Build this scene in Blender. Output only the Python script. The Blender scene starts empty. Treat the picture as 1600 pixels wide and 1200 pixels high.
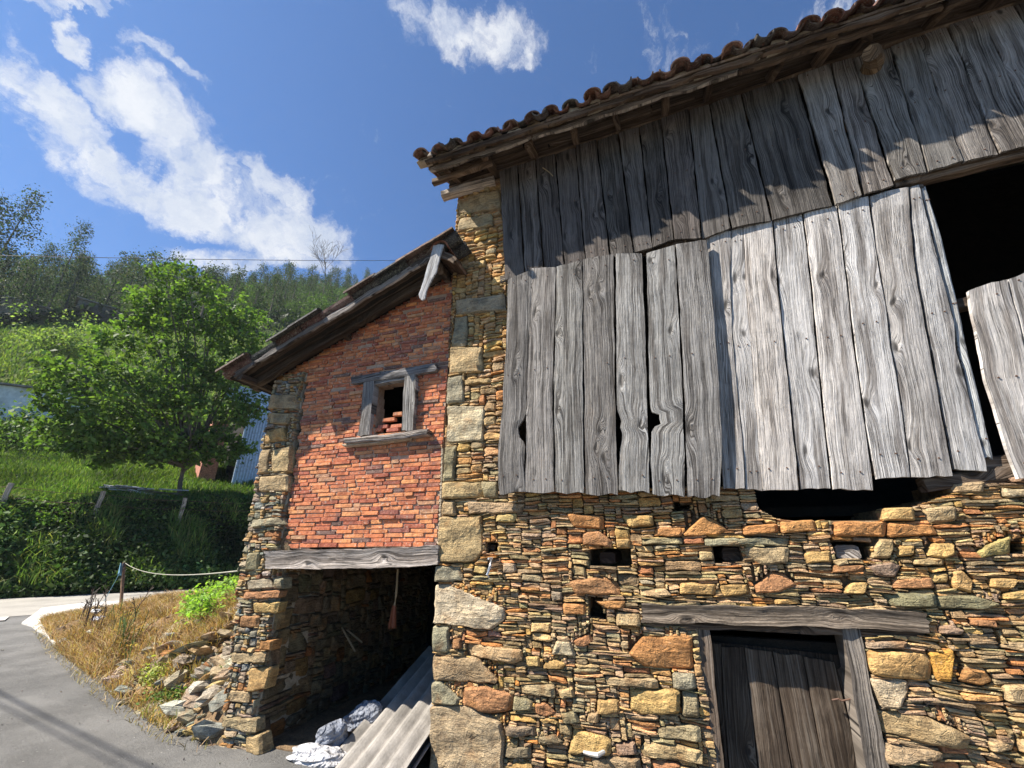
import bpy, math, random
import numpy as np
from mathutils import Vector, Matrix
sc = bpy.context.scene
random.seed(7); RN = np.random.default_rng(7)
# ------------------------------------------------------------------ camera, world, sun, exposure
CAMZ, FPX, PITCH, HEAD = 1.76, 650.0, math.radians(21.35), math.radians(18.6)
cam = bpy.data.objects.new('camera', bpy.data.cameras.new('camera')); sc.collection.objects.link(cam)
cam.location = (0, 0, CAMZ); cam.rotation_euler = (math.pi/2+PITCH, 0, HEAD)
cam.data.sensor_width = 36; cam.data.lens = FPX/1600*36; cam.data.clip_end = 5000; cam.data.clip_start = .05
sc.camera = cam
SUND = Vector((1.5, 1.0, -2.1)).normalized()
sun = bpy.data.objects.new('sun', bpy.data.lights.new('sun', 'SUN')); sc.collection.objects.link(sun)
sun.data.energy = 5.0; sun.data.angle = math.radians(.53); sun.data.color = (1, .93, .82)
sun.rotation_euler = SUND.to_track_quat('-Z', 'Y').to_euler(); sun.location = (-6, -6, 12)
sc.view_settings.view_transform = 'Standard'; sc.view_settings.look = 'None'; sc.view_settings.gamma = 1
sc.view_settings.use_curve_mapping = False; sc.view_settings.exposure = 1.22
SKY_STRENGTH = .05
_F = np.array([-math.sin(HEAD)*math.cos(PITCH), math.cos(HEAD)*math.cos(PITCH), math.sin(PITCH)])
_R = np.array([math.cos(HEAD), math.sin(HEAD), 0.]); _U = np.cross(_R, _F)
def ray(x, y): return _F+(x-800)/FPX*_R+(600-y)/FPX*_U
def at(x, y, Y=3.8):
    r = ray(x, y); p = r*Y/r[1]; return (p[0], Y, p[2]+CAMZ)
def atg(x, y, z=0.):
    r = ray(x, y); p = r*((z-CAMZ)/r[2]); return (p[0], p[1], z)

class G:
    """small node-graph helper"""
    def __init__(s, nt): s.nt = nt; s.n = nt.nodes; s.l = nt.links
    def node(s, t, ins=None, **kw):
        nd = s.n.new(t)
        for k, v in kw.items(): setattr(nd, k, v)
        for k, v in (ins or {}).items(): s.set(nd.inputs[k], v)
        return nd
    def set(s, sock, v):
        if isinstance(v, bpy.types.NodeSocket): s.l.new(v, sock)
        elif isinstance(v, bpy.types.Node): s.l.new(v.outputs[0], sock)
        else:
            if sock.type == 'RGBA' and len(v) == 3: v = (*v, 1)
            sock.default_value = v
    def m(s, op, a, b=None, c=None, clamp=False):
        nd = s.node('ShaderNodeMath', operation=op); nd.use_clamp = clamp
        s.set(nd.inputs[0], a)
        if b is not None: s.set(nd.inputs[1], b)
        if c is not None: s.set(nd.inputs[2], c)
        return nd.outputs[0]
    def v(s, op, a, b=None, scale=None):
        nd = s.node('ShaderNodeVectorMath', operation=op); s.set(nd.inputs[0], a)
        if b is not None: s.set(nd.inputs[1], b)
        if scale is not None: s.set(nd.inputs['Scale'], scale)
        return nd.outputs['Value'] if op in ('DOT_PRODUCT', 'LENGTH', 'DISTANCE') else nd.outputs[0]
    def noise(s, vec, scale, detail=4, rough=.55, dist=0.):
        return s.node('ShaderNodeTexNoise', {'Vector': vec, 'Scale': scale, 'Detail': detail, 'Roughness': rough, 'Distortion': dist}).outputs['Fac']
    def sm(s, x, a, b, lo=0., hi=1.):
        nd = s.node('ShaderNodeMapRange', interpolation_type='SMOOTHSTEP')
        for i, q in enumerate((x, a, b, lo, hi)): s.set(nd.inputs[i], q)
        return nd.outputs[0]
    def mix(s, f, a, b, bt='MIX'):
        nd = s.node('ShaderNodeMix', data_type='RGBA', blend_type=bt)
        s.set(nd.inputs[0], f); s.set(nd.inputs[6], a); s.set(nd.inputs[7], b); return nd.outputs[2]
    def xyz(s, x, y, z):
        nd = s.node('ShaderNodeCombineXYZ'); s.set(nd.inputs[0], x); s.set(nd.inputs[1], y); s.set(nd.inputs[2], z); return nd.outputs[0]
    def ramp(s, f, stops):
        nd = s.node('ShaderNodeValToRGB'); s.set(nd.inputs[0], f); cr = nd.color_ramp
        while len(cr.elements) < len(stops): cr.elements.new(.5)
        for e, (p, c) in zip(cr.elements, stops): e.position = p; e.color = (*c, 1)
        return nd.outputs[0]

w = bpy.data.worlds.new('World'); sc.world = w; w.use_nodes = True
g = G(w.node_tree); g.n.clear()
sky = g.node('ShaderNodeTexSky', sky_type='NISHITA', sun_disc=False)
ts = -SUND; sky.sun_elevation = math.asin(ts.z); sky.sun_rotation = math.atan2(ts.x, ts.y)
sky.altitude = 300; sky.air_density = 1.0; sky.dust_density = .25; sky.ozone_density = 2.4
tc = g.node('ShaderNodeTexCoord').outputs['Generated']
cF = ray(420, 220); cF = cF/np.linalg.norm(cF); cR = np.cross(cF, (0, 0, 1)); cR /= np.linalg.norm(cR); cU = np.cross(cR, cF)
def tang(x, y): r = ray(x, y); d = r@cF; return (r@cR)/d, (r@cU)/d
dF = g.m('MAXIMUM', g.v('DOT_PRODUCT', tc, tuple(cF)), .02)
px_ = g.m('DIVIDE', g.v('DOT_PRODUCT', tc, tuple(cR)), dF); py_ = g.m('DIVIDE', g.v('DOT_PRODUCT', tc, tuple(cU)), dF)
P0 = g.xyz(px_, py_, 0.)
wn = g.node('ShaderNodeTexNoise', {'Vector': P0, 'Scale': 6., 'Detail': 7., 'Roughness': .62}).outputs['Color']
P1 = g.v('ADD', P0, g.v('SCALE', g.v('SUBTRACT', wn, (.5, .5, .5)), scale=.2))
sp = g.node('ShaderNodeSeparateXYZ', {0: P1}); sx, sy = sp.outputs[0], sp.outputs[1]
ELL = [(98, 50, 42, 26, 35, 1), (235, 165, 115, 56, 32, 1.0), (300, 240, 95, 50, 32, 1.0), (180, 150, 90, 42, 20, .95), (60, 150, 130, 28, 38, .95), (170, 245, 170, 34, 30, 1.), (250, 70, 70, 20, 25, .62), (310, 105, 40, 12, 45, .55),
       (310, 325, 190, 38, 22, 1.05), (450, 365, 120, 44, 12, 1.05), (445, 300, 75, 26, 35, .95), (350, 290, 130, 50, 30, .9), (25, 100, 70, 26, 40, .6), (60, 220, 90, 25, 30, .6), (740, 42, 105, 52, 8, .78), (800, 85, 32, 30, 60, .75), (640, 0, 60, 24, 20, .6),
       (25, 8, 60, 22, 0, .75), (120, 0, 75, 18, 0, .8), (1045, 70, 60, 60, 0, .36), (545, 315, 40, 8, 10, .4), (400, 400, 170, 24, 3, .8), (160, 0, 60, 14, 0, .7)]
mask = None
for (cx, cy, rx, ry, a, amp) in ELL:
    c = np.array(tang(cx, cy)); a = math.radians(a)
    e1 = np.array(tang(cx+rx*math.cos(a), cy+rx*math.sin(a)))-c; e2 = np.array(tang(cx-ry*math.sin(a), cy+ry*math.cos(a)))-c
    M = np.linalg.inv(np.array([e1, e2]).T)
    dx = g.m('SUBTRACT', sx, float(c[0])); dy = g.m('SUBTRACT', sy, float(c[1]))
    q1 = g.m('ADD', g.m('MULTIPLY', dx, float(M[0, 0])), g.m('MULTIPLY', dy, float(M[0, 1])))
    q2 = g.m('ADD', g.m('MULTIPLY', dx, float(M[1, 0])), g.m('MULTIPLY', dy, float(M[1, 1])))
    rr = g.m('SQRT', g.m('ADD', g.m('MULTIPLY', q1, q1), g.m('MULTIPLY', q2, q2)))
    f = g.sm(rr, 1.45, .35, 0., amp)
    mask = f if mask is None else g.m('MAXIMUM', mask, f)
# elsewhere: the same kind of scattered cumulus goes on round the sky
dirn = g.noise(tc, 2.2, 3, .5)
away = g.sm(dF, .72, .45)
mask = g.m('MAXIMUM', mask, g.m('MULTIPLY', g.m('MULTIPLY', g.sm(dirn, .58, .7), away), .8))
det = g.noise(P1, 13., 9, .66)
det2 = g.noise(tc, 3.6, 8, .6)
dens = g.sm(g.m('ADD', mask, g.m('MULTIPLY', g.m('SUBTRACT', det, .5), 2.1)), .26, 1.12)
shade = g.sm(g.m('ADD', g.m('MULTIPLY', g.noise(g.v('ADD', P1, (.02, -.03, 0)), 8., 6, .55), 1.), g.m('MULTIPLY', mask, .25)), .5, .85)
ccol = g.mix(shade, (7.9, 8.0, 8.2), (5.2, 5.8, 6.9))
skyc = g.mix(1., sky.outputs[0], (.46, .93, 1.38), 'MULTIPLY')
col = g.mix(g.m('MULTIPLY', dens, .96), skyc, ccol)
bg = g.node('ShaderNodeBackground', {'Color': col, 'Strength': SKY_STRENGTH}); out = g.node('ShaderNodeOutputWorld', {0: bg})

# ------------------------------------------------------------------ helpers
WL = {}
def link(o, parent=None, loc=(0, 0, 0)):
    sc.collection.objects.link(o); o.location = loc; WL[o.name] = Vector(loc)
    if parent is not None:
        o.parent = parent; o.matrix_parent_inverse = Matrix.Translation(-WL[parent.name])
    return o
def tag(o, label=None, cat=None, group=None, kind=None):
    if label: o['label'] = label
    if cat: o['category'] = cat
    if group: o['group'] = group
    if kind: o['kind'] = kind
    return o
def root(name, loc, label, cat, group=None): return tag(link(bpy.data.objects.new(name, None), None, loc), label, cat, group)
def mesh(name, V, F, mats, parent=None, col=None, uvw=None, smooth=False, origin=True, mi=None):
    """F: list of index tuples or an (n,k) array; origin: move the origin to the mesh's centre-bottom"""
    V = np.asarray(V, dtype=np.float64).reshape(-1, 3)
    loc = np.zeros(3)
    if origin: loc = np.array([(V[:, 0].min()+V[:, 0].max())/2, (V[:, 1].min()+V[:, 1].max())/2, V[:, 2].min()])
    me = bpy.data.meshes.new(name); n = len(V)
    if isinstance(F, np.ndarray):
        k = F.shape[1]; me.vertices.add(n); me.vertices.foreach_set('co', (V-loc).ravel())
        me.loops.add(F.size); me.loops.foreach_set('vertex_index', F.ravel().astype(np.int32))
        me.polygons.add(len(F)); me.polygons.foreach_set('loop_start', np.arange(0, F.size, k, dtype=np.int32))
        me.update(calc_edges=True)
    else: me.from_pydata((V-loc).tolist(), [], F)
    me.validate()
    if col is not None:
        col = np.asarray(col, dtype=np.float64)
        if col.ndim == 1: col = np.tile(col, (n, 1))
        a = me.color_attributes.new('col', 'FLOAT_COLOR', 'POINT')
        a.data.foreach_set('color', np.concatenate([col[:, :3], np.ones((n, 1))], 1).ravel())
    if uvw is not None:
        a = me.attributes.new('uvw', 'FLOAT_VECTOR', 'POINT'); a.data.foreach_set('vector', np.asarray(uvw, dtype=np.float64).ravel())
    for mm in (mats if isinstance(mats, (list, tuple)) else [mats]): me.materials.append(mm)
    if mi is not None: me.polygons.foreach_set('material_index', np.asarray(mi, dtype=np.int32))
    if smooth: me.polygons.foreach_set('use_smooth', np.ones(len(me.polygons), dtype=bool))
    return link(bpy.data.objects.new(name, me), parent, tuple(loc))
class MB:
    def __init__(s): s.V = []; s.F = []; s.C = []; s.W = []; s.n = 0
    def add(s, V, F, c=None, W=None):
        V = np.asarray(V, dtype=float).reshape(-1, 3); s.V.append(V); s.F += [tuple(int(i)+s.n for i in f) for f in F]; s.n += len(V)
        s.C.append(np.tile(np.asarray(c if c is not None else (.5, .5, .5), dtype=float), (len(V), 1)))
        s.W.append(np.asarray(W, dtype=float) if W is not None else V.copy())
    def build(s, name, mats, parent=None, **kw):
        return mesh(name, np.concatenate(s.V), s.F, mats, parent, col=np.concatenate(s.C), uvw=np.concatenate(s.W), **kw)
BOXF = [(0, 1, 3, 2), (4, 6, 7, 5), (0, 4, 5, 1), (2, 3, 7, 6), (0, 2, 6, 4), (1, 5, 7, 3)]
def boxv(x0, x1, y0, y1, z0, z1): return [(x, y, z) for x in (x0, x1) for y in (y0, y1) for z in (z0, z1)]
def tube(pts, rad, k=7, caps=True):
    pts = [Vector(p) for p in pts]; V = []; F = []
    rad = rad if isinstance(rad, (list, tuple)) else [rad]*len(pts)
    up = Vector((0, 0, 1))
    for i, p in enumerate(pts):
        t = (pts[min(i+1, len(pts)-1)]-pts[max(i-1, 0)]).normalized()
        a = t.cross(up); a = a.normalized() if a.length > .05 else t.cross(Vector((1, 0, 0))).normalized()
        b = t.cross(a)
        for j in range(k):
            th = 2*math.pi*j/k; V.append(tuple(p+(a*math.cos(th)+b*math.sin(th))*rad[i]))
    for i in range(len(pts)-1):
        for j in range(k): F.append((i*k+j, i*k+(j+1) % k, (i+1)*k+(j+1) % k, (i+1)*k+j))
    if caps: F.append(tuple(range(k))[::-1]); F.append(tuple((len(pts)-1)*k+j for j in range(k)))
    return V, F
def n1(x, s=0.):  # cheap smooth 1D noise, -1..1
    return (math.sin(x*1.7+s)+math.sin(x*3.1+s*2.3+1)*.6+math.sin(x*6.7+s*1.3+2)*.35)/1.95

# ------------------------------------------------------------------ materials
def newmat(name):
    m = bpy.data.materials.new(name); m.use_nodes = True; gg = G(m.node_tree); gg.n.clear()
    return m, gg
def finish(gg, color, rough=.85, bump=None, dist=.01, strength=1., spec=.3, extra=None):
    ins = {'Base Color': color, 'Roughness': rough, 'Specular IOR Level': spec}
    if bump is not None: ins['Normal'] = gg.node('ShaderNodeBump', {'Height': bump, 'Distance': dist, 'Strength': strength}).outputs[0]
    ins.update(extra or {})
    b = gg.node('ShaderNodeBsdfPrincipled', ins); gg.node('ShaderNodeOutputMaterial', {0: b}); return b
def attr(gg, n, o='Color'): return gg.node('ShaderNodeAttribute', attribute_name=n).outputs[o]
def geo(gg): return gg.node('ShaderNodeNewGeometry').outputs['Position']

def mat_stone(name, lam=1., amp=1.):
    m, q = newmat(name); c = attr(q, 'col'); u = attr(q, 'uvw', 'Vector'); p = q.v('ADD', geo(q), q.v('MULTIPLY', u, (.7, .7, .7)))
    a = q.noise(p, 9., 8, .62); b = q.noise(q.v('MULTIPLY', p, (6., 6., 45.)), 1., 6, .6, .6); f = q.noise(p, 90., 5, .7)
    v = q.node('ShaderNodeTexVoronoi', {'Vector': q.v('MULTIPLY', p, (16., 16., 34.)), 'Scale': 1.}, feature='DISTANCE_TO_EDGE').outputs[0]
    c1 = q.mix(q.sm(a, .32, .62), q.mix(1., c, (.5, .47, .45), 'MULTIPLY'), c)
    c1 = q.mix(q.m('MULTIPLY', q.sm(b, .42, .7), .5), c1, q.mix(1., c, (1.5, 1.4, 1.25), 'MULTIPLY'))
    rust = q.sm(q.noise(p, 5.5, 5, .6), .54, .72)
    c1 = q.mix(q.m('MULTIPLY', rust, .45), c1, (.36, .16, .045))
    lich = q.sm(q.noise(q.v('ADD', p, (7, 3, 1)), 22., 6, .7), .62, .72)
    c1 = q.mix(q.m('MULTIPLY', lich, .3), c1, (.42, .42, .36))
    c1 = q.mix(q.m('MULTIPLY', q.sm(f, .56, .36), .55), c1, q.mix(1., c1, (.35, .32, .3), 'MULTIPLY'))
    crack = q.sm(v, .0, .07)
    vo = q.node('ShaderNodeTexVoronoi', {'Vector': q.v('ADD', q.v('MULTIPLY', p, (14., 14., 30.)), q.v('SCALE', q.node('ShaderNodeTexNoise', {'Vector': p, 'Scale': 14., 'Detail': 4.}).outputs['Color'], scale=1.6)), 'Scale': 1.}).outputs['Color']
    vs = q.node('ShaderNodeSeparateXYZ', {0: vo}).outputs[0]
    h = q.m('ADD', q.m('ADD', q.m('ADD', q.m('MULTIPLY', vs, .28), q.m('MULTIPLY', a, 1.1*amp)), q.m('MULTIPLY', b, .9*lam)), q.m('ADD', q.m('MULTIPLY', f, .28), q.m('MULTIPLY', crack, .12)))
    finish(q, c1, .88, h, .026, 1.); return m
M_STONE = mat_stone('slate_stone'); M_BLOCK = mat_stone('block_stone', .6, 1.7)

def mat_dirt(name, ca, cb, sc_=12., bd=.03):
    m, q = newmat(name); p = geo(q); a = q.noise(p, sc_, 8, .65); b = q.noise(p, sc_*7, 5, .7)
    finish(q, q.mix(q.sm(q.m('ADD', q.m('MULTIPLY', a, .6), q.m('MULTIPLY', b, .4)), .35, .65), ca, cb), .95, q.m('ADD', a, q.m('MULTIPLY', b, .5)), bd); return m
M_MORTAR = mat_dirt('earth_mortar', (.06, .04, .022), (.26, .18, .10), 20.)
M_LIME = mat_dirt('lime_mortar', (.28, .22, .15), (.46, .39, .29), 16., .02)
M_BMORT = mat_dirt('brick_mortar', (.34, .22, .15), (.5, .37, .27), 25., .01)
M_DARK = mat_dirt('painted_shade_dark', (.010, .009, .008), (.022, .018, .014), 6.)  # near-black base colour puts the darkness of unlit interiors into the surfaces
M_SOIL = mat_dirt('dry_soil', (.12, .075, .04), (.3, .2, .11), 5., .05)

def mat_wood(name, stops, F=70., knots=1., bump=1., brown=0.):
    m, q = newmat(name); u = attr(q, 'uvw', 'Vector'); c = attr(q, 'col')
    s3 = q.node('ShaderNodeSeparateXYZ', {0: u}); U, V, R = s3.outputs
    lo = q.noise(q.xyz(q.m('MULTIPLY', U, 3.), q.m('MULTIPLY', V, 1.3), q.m('MULTIPLY', R, 7.)), 1., 3, .5)
    Uw = q.m('ADD', U, q.m('MULTIPLY', q.m('SUBTRACT', lo, .5), .06))
    kv = q.xyz(q.m('ADD', q.m('MULTIPLY', U, 3.1), q.m('MULTIPLY', R, 71.)), q.m('ADD', q.m('MULTIPLY', V, 1.15), q.m('MULTIPLY', R, 33.)), 0.)
    kv = q.v('ADD', kv, q.v('SCALE', q.v('SUBTRACT', q.node('ShaderNodeTexNoise', {'Vector': kv, 'Scale': 2.2, 'Detail': 2.}).outputs['Color'], (.5, .5, .5)), scale=.35))
    d = q.node('ShaderNodeTexVoronoi', {'Vector': kv, 'Scale': 1.}, voronoi_dimensions='2D').outputs['Distance']
    kn = q.m('EXPONENT', q.m('MULTIPLY', q.m('MULTIPLY', d, d), -42.))
    gg_ = q.m('ADD', Uw, q.m('MULTIPLY', kn, .07*knots))
    gr = q.noise(q.xyz(q.m('MULTIPLY', gg_, F), q.m('MULTIPLY', V, .9), q.m('MULTIPLY', R, 9.)), 1., 6, .72)
    gr2 = q.noise(q.xyz(q.m('MULTIPLY', gg_, F*4.), q.m('MULTIPLY', V, 5.), q.m('MULTIPLY', R, 9.)), 1., 3, .6)
    cr = q.noise(q.xyz(q.m('MULTIPLY', gg_, F*.55), q.m('MULTIPLY', V, .9), q.m('ADD', q.m('MULTIPLY', R, 9.), 40.)), 1., 2, .5)
    crack = q.m('MULTIPLY', q.sm(q.m('ABSOLUTE', q.m('SUBTRACT', cr, .5)), .0, .018), 1.)
    crack = q.m('MAXIMUM', crack, q.sm(q.noise(q.xyz(q.m('MULTIPLY', U, 4.), q.m('MULTIPLY', V, 2.5), R), 1., 2), .5, .42))
    big = q.noise(q.xyz(q.m('MULTIPLY', U, 5.), q.m('MULTIPLY', V, 2.2), q.m('MULTIPLY', R, 5.)), 1., 5, .6)
    cross = q.noise(q.xyz(q.m('MULTIPLY', U, 9.), q.m('MULTIPLY', V, 60.), q.m('MULTIPLY', R, 5.)), 1., 3, .6)
    t = q.m('ADD', q.m('ADD', q.m('MULTIPLY', q.sm(gr, .25, .75), .5), q.m('MULTIPLY', gr2, .22)), q.m('ADD', q.m('MULTIPLY', big, .28), q.m('MULTIPLY', cross, .08)))
    colr = q.ramp(t, stops)
    colr = q.mix(1., colr, c, 'MULTIPLY')
    st_ = q.noise(q.xyz(q.m('ADD', q.m('MULTIPLY', gg_, 14.), R), q.m('MULTIPLY', V, .8), q.m('MULTIPLY', R, 3.)), 1., 5, .65)
    colr = q.mix(q.m('MULTIPLY', q.sm(st_, .52, .36), .75), colr, q.mix(1., colr, (.30, .27, .25), 'MULTIPLY'))
    colr = q.mix(q.m('MULTIPLY', q.sm(big, .6, .75), .3), colr, (.26, .2, .15))
    core = q.sm(d, .02, .085, .2, 1.)
    colr = q.mix(q.m('SUBTRACT', 1., q.m('MULTIPLY', core, q.m('ADD', .35, q.m('MULTIPLY', crack, .65)))), colr, (.018, .015, .013))
    h = q.m('ADD', q.m('ADD', q.m('MULTIPLY', gr, 1.), q.m('MULTIPLY', gr2, .3)), q.m('ADD', q.m('MULTIPLY', crack, .5), q.m('ADD', q.m('MULTIPLY', big, 1.7), q.m('MULTIPLY', core, .5))))
    finish(q, colr, .82, h, .015*bump, 1., .25); return m
GREY = [(.24, (.04, .036, .033)), (.4, (.2, .185, .172)), (.52, (.42, .4, .38)), (.72, (.62, .6, .575))]
BRWN = [(.22, (.03, .02, .013)), (.42, (.085, .06, .042)), (.6, (.17, .13, .098)), (.8, (.28, .24, .2))]
M_GREY = mat_wood('weathered_grey_wood', [(.27, (.022, .019, .017)), (.39, (.14, .127, .115)), (.51, (.40, .38, .358)), (.68, (.66, .635, .605))], 125., .9, 1.25); M_GREYL = mat_wood('smooth_grey_wood', [(.26, (.05, .044, .039)), (.37, (.26, .244, .228)), (.48, (.49, .47, .45)), (.68, (.68, .655, .63))], 150., .6, 1.)
M_BRWN = mat_wood('old_brown_wood', BRWN); M_BEAM = mat_wood('cracked_beam_wood', [(.26, (.04, .032, .027)), (.42, (.22, .19, .165)), (.56, (.46, .41, .37)), (.8, (.62, .57, .53))], 60., .8, 2.0)

def mat_brick():
    m, q = newmat('old_brick'); c = attr(q, 'col'); p = q.v('ADD', geo(q), q.v('MULTIPLY', attr(q, 'uvw', 'Vector'), (.6, .6, .6)))
    a = q.noise(p, 14., 7, .65); b = q.noise(p, 70., 5, .7); d = q.noise(q.v('ADD', p, (3, 1, 7)), 5., 5, .6)
    x = q.mix(q.sm(a, .3, .62), q.mix(1., c, (.5, .42, .45), 'MULTIPLY'), c)
    x = q.mix(q.m('MULTIPLY', q.sm(b, .5, .7), .4), x, (.6, .4, .3)); x = q.mix(q.m('MULTIPLY', q.sm(q.noise(p, 26., 5, .6), .58, .68), .55), x, (.58, .46, .36)); x = q.mix(q.m('MULTIPLY', q.sm(d, .56, .7), .6), x, (.1, .075, .075))
    finish(q, x, .9, q.m('ADD', a, q.m('MULTIPLY', b, .5)), .012); return m
M_BRICK = mat_brick()
def mat_tile():
    m, q = newmat('clay_roof_tile'); c = attr(q, 'col'); p = geo(q); a = q.noise(p, 12., 7, .65); b = q.noise(p, 60., 5, .7)
    x = q.mix(q.sm(a, .35, .6), q.mix(1., c, (.35, .3, .3), 'MULTIPLY'), c); x = q.mix(q.m('MULTIPLY', q.sm(b, .5, .65), .5), x, (.3, .3, .22))
    finish(q, x, .9, q.m('ADD', a, q.m('MULTIPLY', b, .4)), .01); return m
M_TILE = mat_tile()
def mat_leaf(name, trans=.4):
    m, q = newmat(name); c = attr(q, 'col')
    b = q.node('ShaderNodeBsdfPrincipled', {'Base Color': c, 'Roughness': .6, 'Specular IOR Level': .2})
    t = q.node('ShaderNodeBsdfTranslucent', {'Color': q.mix(1., c, (1.5, 1.7, .7), 'MULTIPLY')})
    mx = q.node('ShaderNodeMixShader', {0: trans, 1: b, 2: t}); q.node('ShaderNodeOutputMaterial', {0: mx}); return m
M_LEAF = mat_leaf('green_leaves'); M_DRY = mat_leaf('dry_straw', .25); M_LEAF2 = mat_leaf('dull_leaves', .18)
def mat_bark():
    m, q = newmat('tree_bark'); p = q.v('MULTIPLY', geo(q), (9., 9., 3.)); a = q.noise(p, 1., 7, .7)
    finish(q, q.mix(a, (.05, .04, .03), (.2, .17, .14)), .95, a, .03); return m
M_BARK = mat_bark()
def mat_asphalt():
    m, q = newmat('worn_asphalt'); p = geo(q); a = q.noise(p, 1.1, 6, .6); b = q.noise(p, 160., 3, .7); d = q.noise(p, 9., 6, .65)
    v = q.node('ShaderNodeTexVoronoi', {'Vector': p, 'Scale': 130.}); agg = q.sm(v.outputs['Distance'], .1, .45)
    x = q.mix(q.sm(a, .35, .65), (.17, .164, .152), (.29, .28, .26)); pt = q.noise(p, .35, 3, .5); x = q.mix(q.m('MULTIPLY', q.sm(pt, .54, .57), .35), x, (.12, .118, .112)); x = q.mix(q.m('MULTIPLY', q.sm(d, .45, .7), .4), x, (.24, .225, .205))
    x = q.mix(q.m('MULTIPLY', q.sm(b, .55, .75), .45), x, (.36, .34, .31)); e = q.noise(p, 38., 4, .7); x = q.mix(q.m('MULTIPLY', q.sm(e, .56, .7), .55), x, (.34, .32, .285)); x = q.mix(q.m('MULTIPLY', q.sm(e, .42, .3), .5), x, (.07, .068, .064)); x = q.mix(q.m('MULTIPLY', agg, .3), x, (.09, .09, .09))
    spots = q.sm(q.noise(q.v('ADD', p, (5, 5, 0)), 28., 3, .5), .70, .73); x = q.mix(spots, x, (.42, .4, .36))
    cv = q.node('ShaderNodeTexVoronoi', {'Vector': q.v('ADD', p, q.v('SCALE', q.node('ShaderNodeTexNoise', {'Vector': p, 'Scale': 2., 'Detail': 6.}).outputs['Color'], scale=.5)), 'Scale': .45}, feature='DISTANCE_TO_EDGE').outputs[0]
    x = q.mix(q.m('MULTIPLY', q.sm(cv, .003, .0), .25), x, (.08, .08, .078))
    finish(q, x, .9, q.m('ADD', q.m('MULTIPLY', agg, -.6), q.m('ADD', b, q.m('ADD', e, d))), .012); return m
M_ASPH = mat_asphalt()
def mat_conc(name, a_, b_, s=6.):
    m, q = newmat(name); p = geo(q); a = q.noise(p, s, 8, .65); b = q.noise(p, s*14, 4, .7)
    x = q.mix(q.sm(a, .3, .7), a_, b_); x = q.mix(q.m('MULTIPLY', q.sm(b, .55, .75), .3), x, (.12, .11, .1))
    finish(q, x, .85, q.m('ADD', a, b), .006); return m
M_CONC = mat_conc('pale_concrete', (.5, .47, .42), (.68, .65, .6)); M_ROAD = mat_conc('dusty_road', (.27, .25, .22), (.38, .355, .31), .8)
def mat_grass(name, ca, cb, cc, s=1.5, bd=.2):
    m, q = newmat(name); p = geo(q); a = q.noise(p, s, 8, .65); b = q.noise(p, s*.12, 4, .5); d = q.noise(p, s*9, 4, .7)
    x = q.mix(q.sm(a, .35, .65), ca, cb); x = q.mix(q.sm(b, .45, .65), x, cc); x = q.mix(q.m('MULTIPLY', q.sm(d, .5, .3), .5), x, q.mix(1., x, (.4, .45, .4), 'MULTIPLY'))
    finish(q, x, .9, q.m('ADD', a, d), bd, 1., .1); return m
M_GRASS = mat_grass('meadow_grass', (.045, .08, .018), (.09, .14, .032), (.14, .17, .045))
M_FOREST = mat_grass('forest_floor', (.02, .035, .014), (.045, .065, .025), (.03, .05, .02), .3)
def flat(name, c, rough=.6, metal=0.): 
    m, q = newmat(name); p = geo(q); a = q.noise(p, 7., 6, .6)
    finish(q, q.mix(q.sm(a, .3, .7), tuple(x*.72 for x in c), c), rough, a, .004, 1., .4, {'Metallic': metal}); return m
# ------------------------------------------------------------------ ground, road, hillside
NX, NY = -.88025, .47452
def st(x, y): return x*NX+y*NY, x*NY-y*NX
def xy(s, t): return s*NX+t*NY, s*NY-t*NX
_g = [];
for X_ in (-200, 0, 200, 400, 600, 700):
    r = ray(X_, 510); s_, t_ = st(r[0], r[1]); _g.append((t_/s_, (r[2]/s_)/.387))
_g.sort(); GT = [a for a, b in _g]; GV = [b for a, b in _g]
PS = [0, 24.8, 25.6, 28.2, 42, 80, 110, 150, 200, 260, 600]
PK = [0, 0, 0, .055, .150, .387, .425, .452, .47, .45, .28]
PZ = [0, 0, .5]+[1.76+k*s for s, k in list(zip(PS, PK))[3:]]
def hill(s, t):
    s = np.asarray(s, dtype=float); t = np.asarray(t, dtype=float)
    z = np.interp(s, PS, PZ); gg_ = np.interp(t/np.maximum(s, 1), GT, GV); f = np.clip((s-25)/3.2, 0, 1)
    gg_ = 1+(gg_-1)*f
    lump = (np.sin(t*.21+s*.13)*.5+np.sin(t*.083-s*.07+1)+np.sin(t*.5+s*.31)*.2)*np.clip((s-30)/60, 0, 1)*.9+np.sin(t*1.3+s*.9)*.12*f
    return np.where(s > 25, (z-1.76)*gg_+1.76+lump, z)
def grid(name, us, vs, fn, mat, kind='structure', col=None, smooth=True):
    U, V = np.meshgrid(us, vs, indexing='ij'); P = fn(U.ravel(), V.ravel()); nu, nv = len(us), len(vs)
    i = np.arange(nu-1)[:, None]*nv+np.arange(nv-1)[None, :]; F = np.stack([i, i+nv, i+nv+1, i+1], -1).reshape(-1, 4)
    o = mesh(name, P, F, mat, smooth=smooth, origin=False, col=col); tag(o, kind=kind); return o
def drop(x, y): 
    a = np.clip((x+2.6)/2.2, 0, 1); b = np.clip((y-.2)/2.6, 0, 1); a = a*a*(3-2*a); b = b*b*(3-2*b); return -.6*a*b
grid('ground', np.array([-3000, -300, -60, 60, 300, 3000.]), np.array([-3000, -300, -60, 60, 300, 3000.]), lambda x, y: np.stack([x, y, x*0-.75], 1), M_FOREST)
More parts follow.
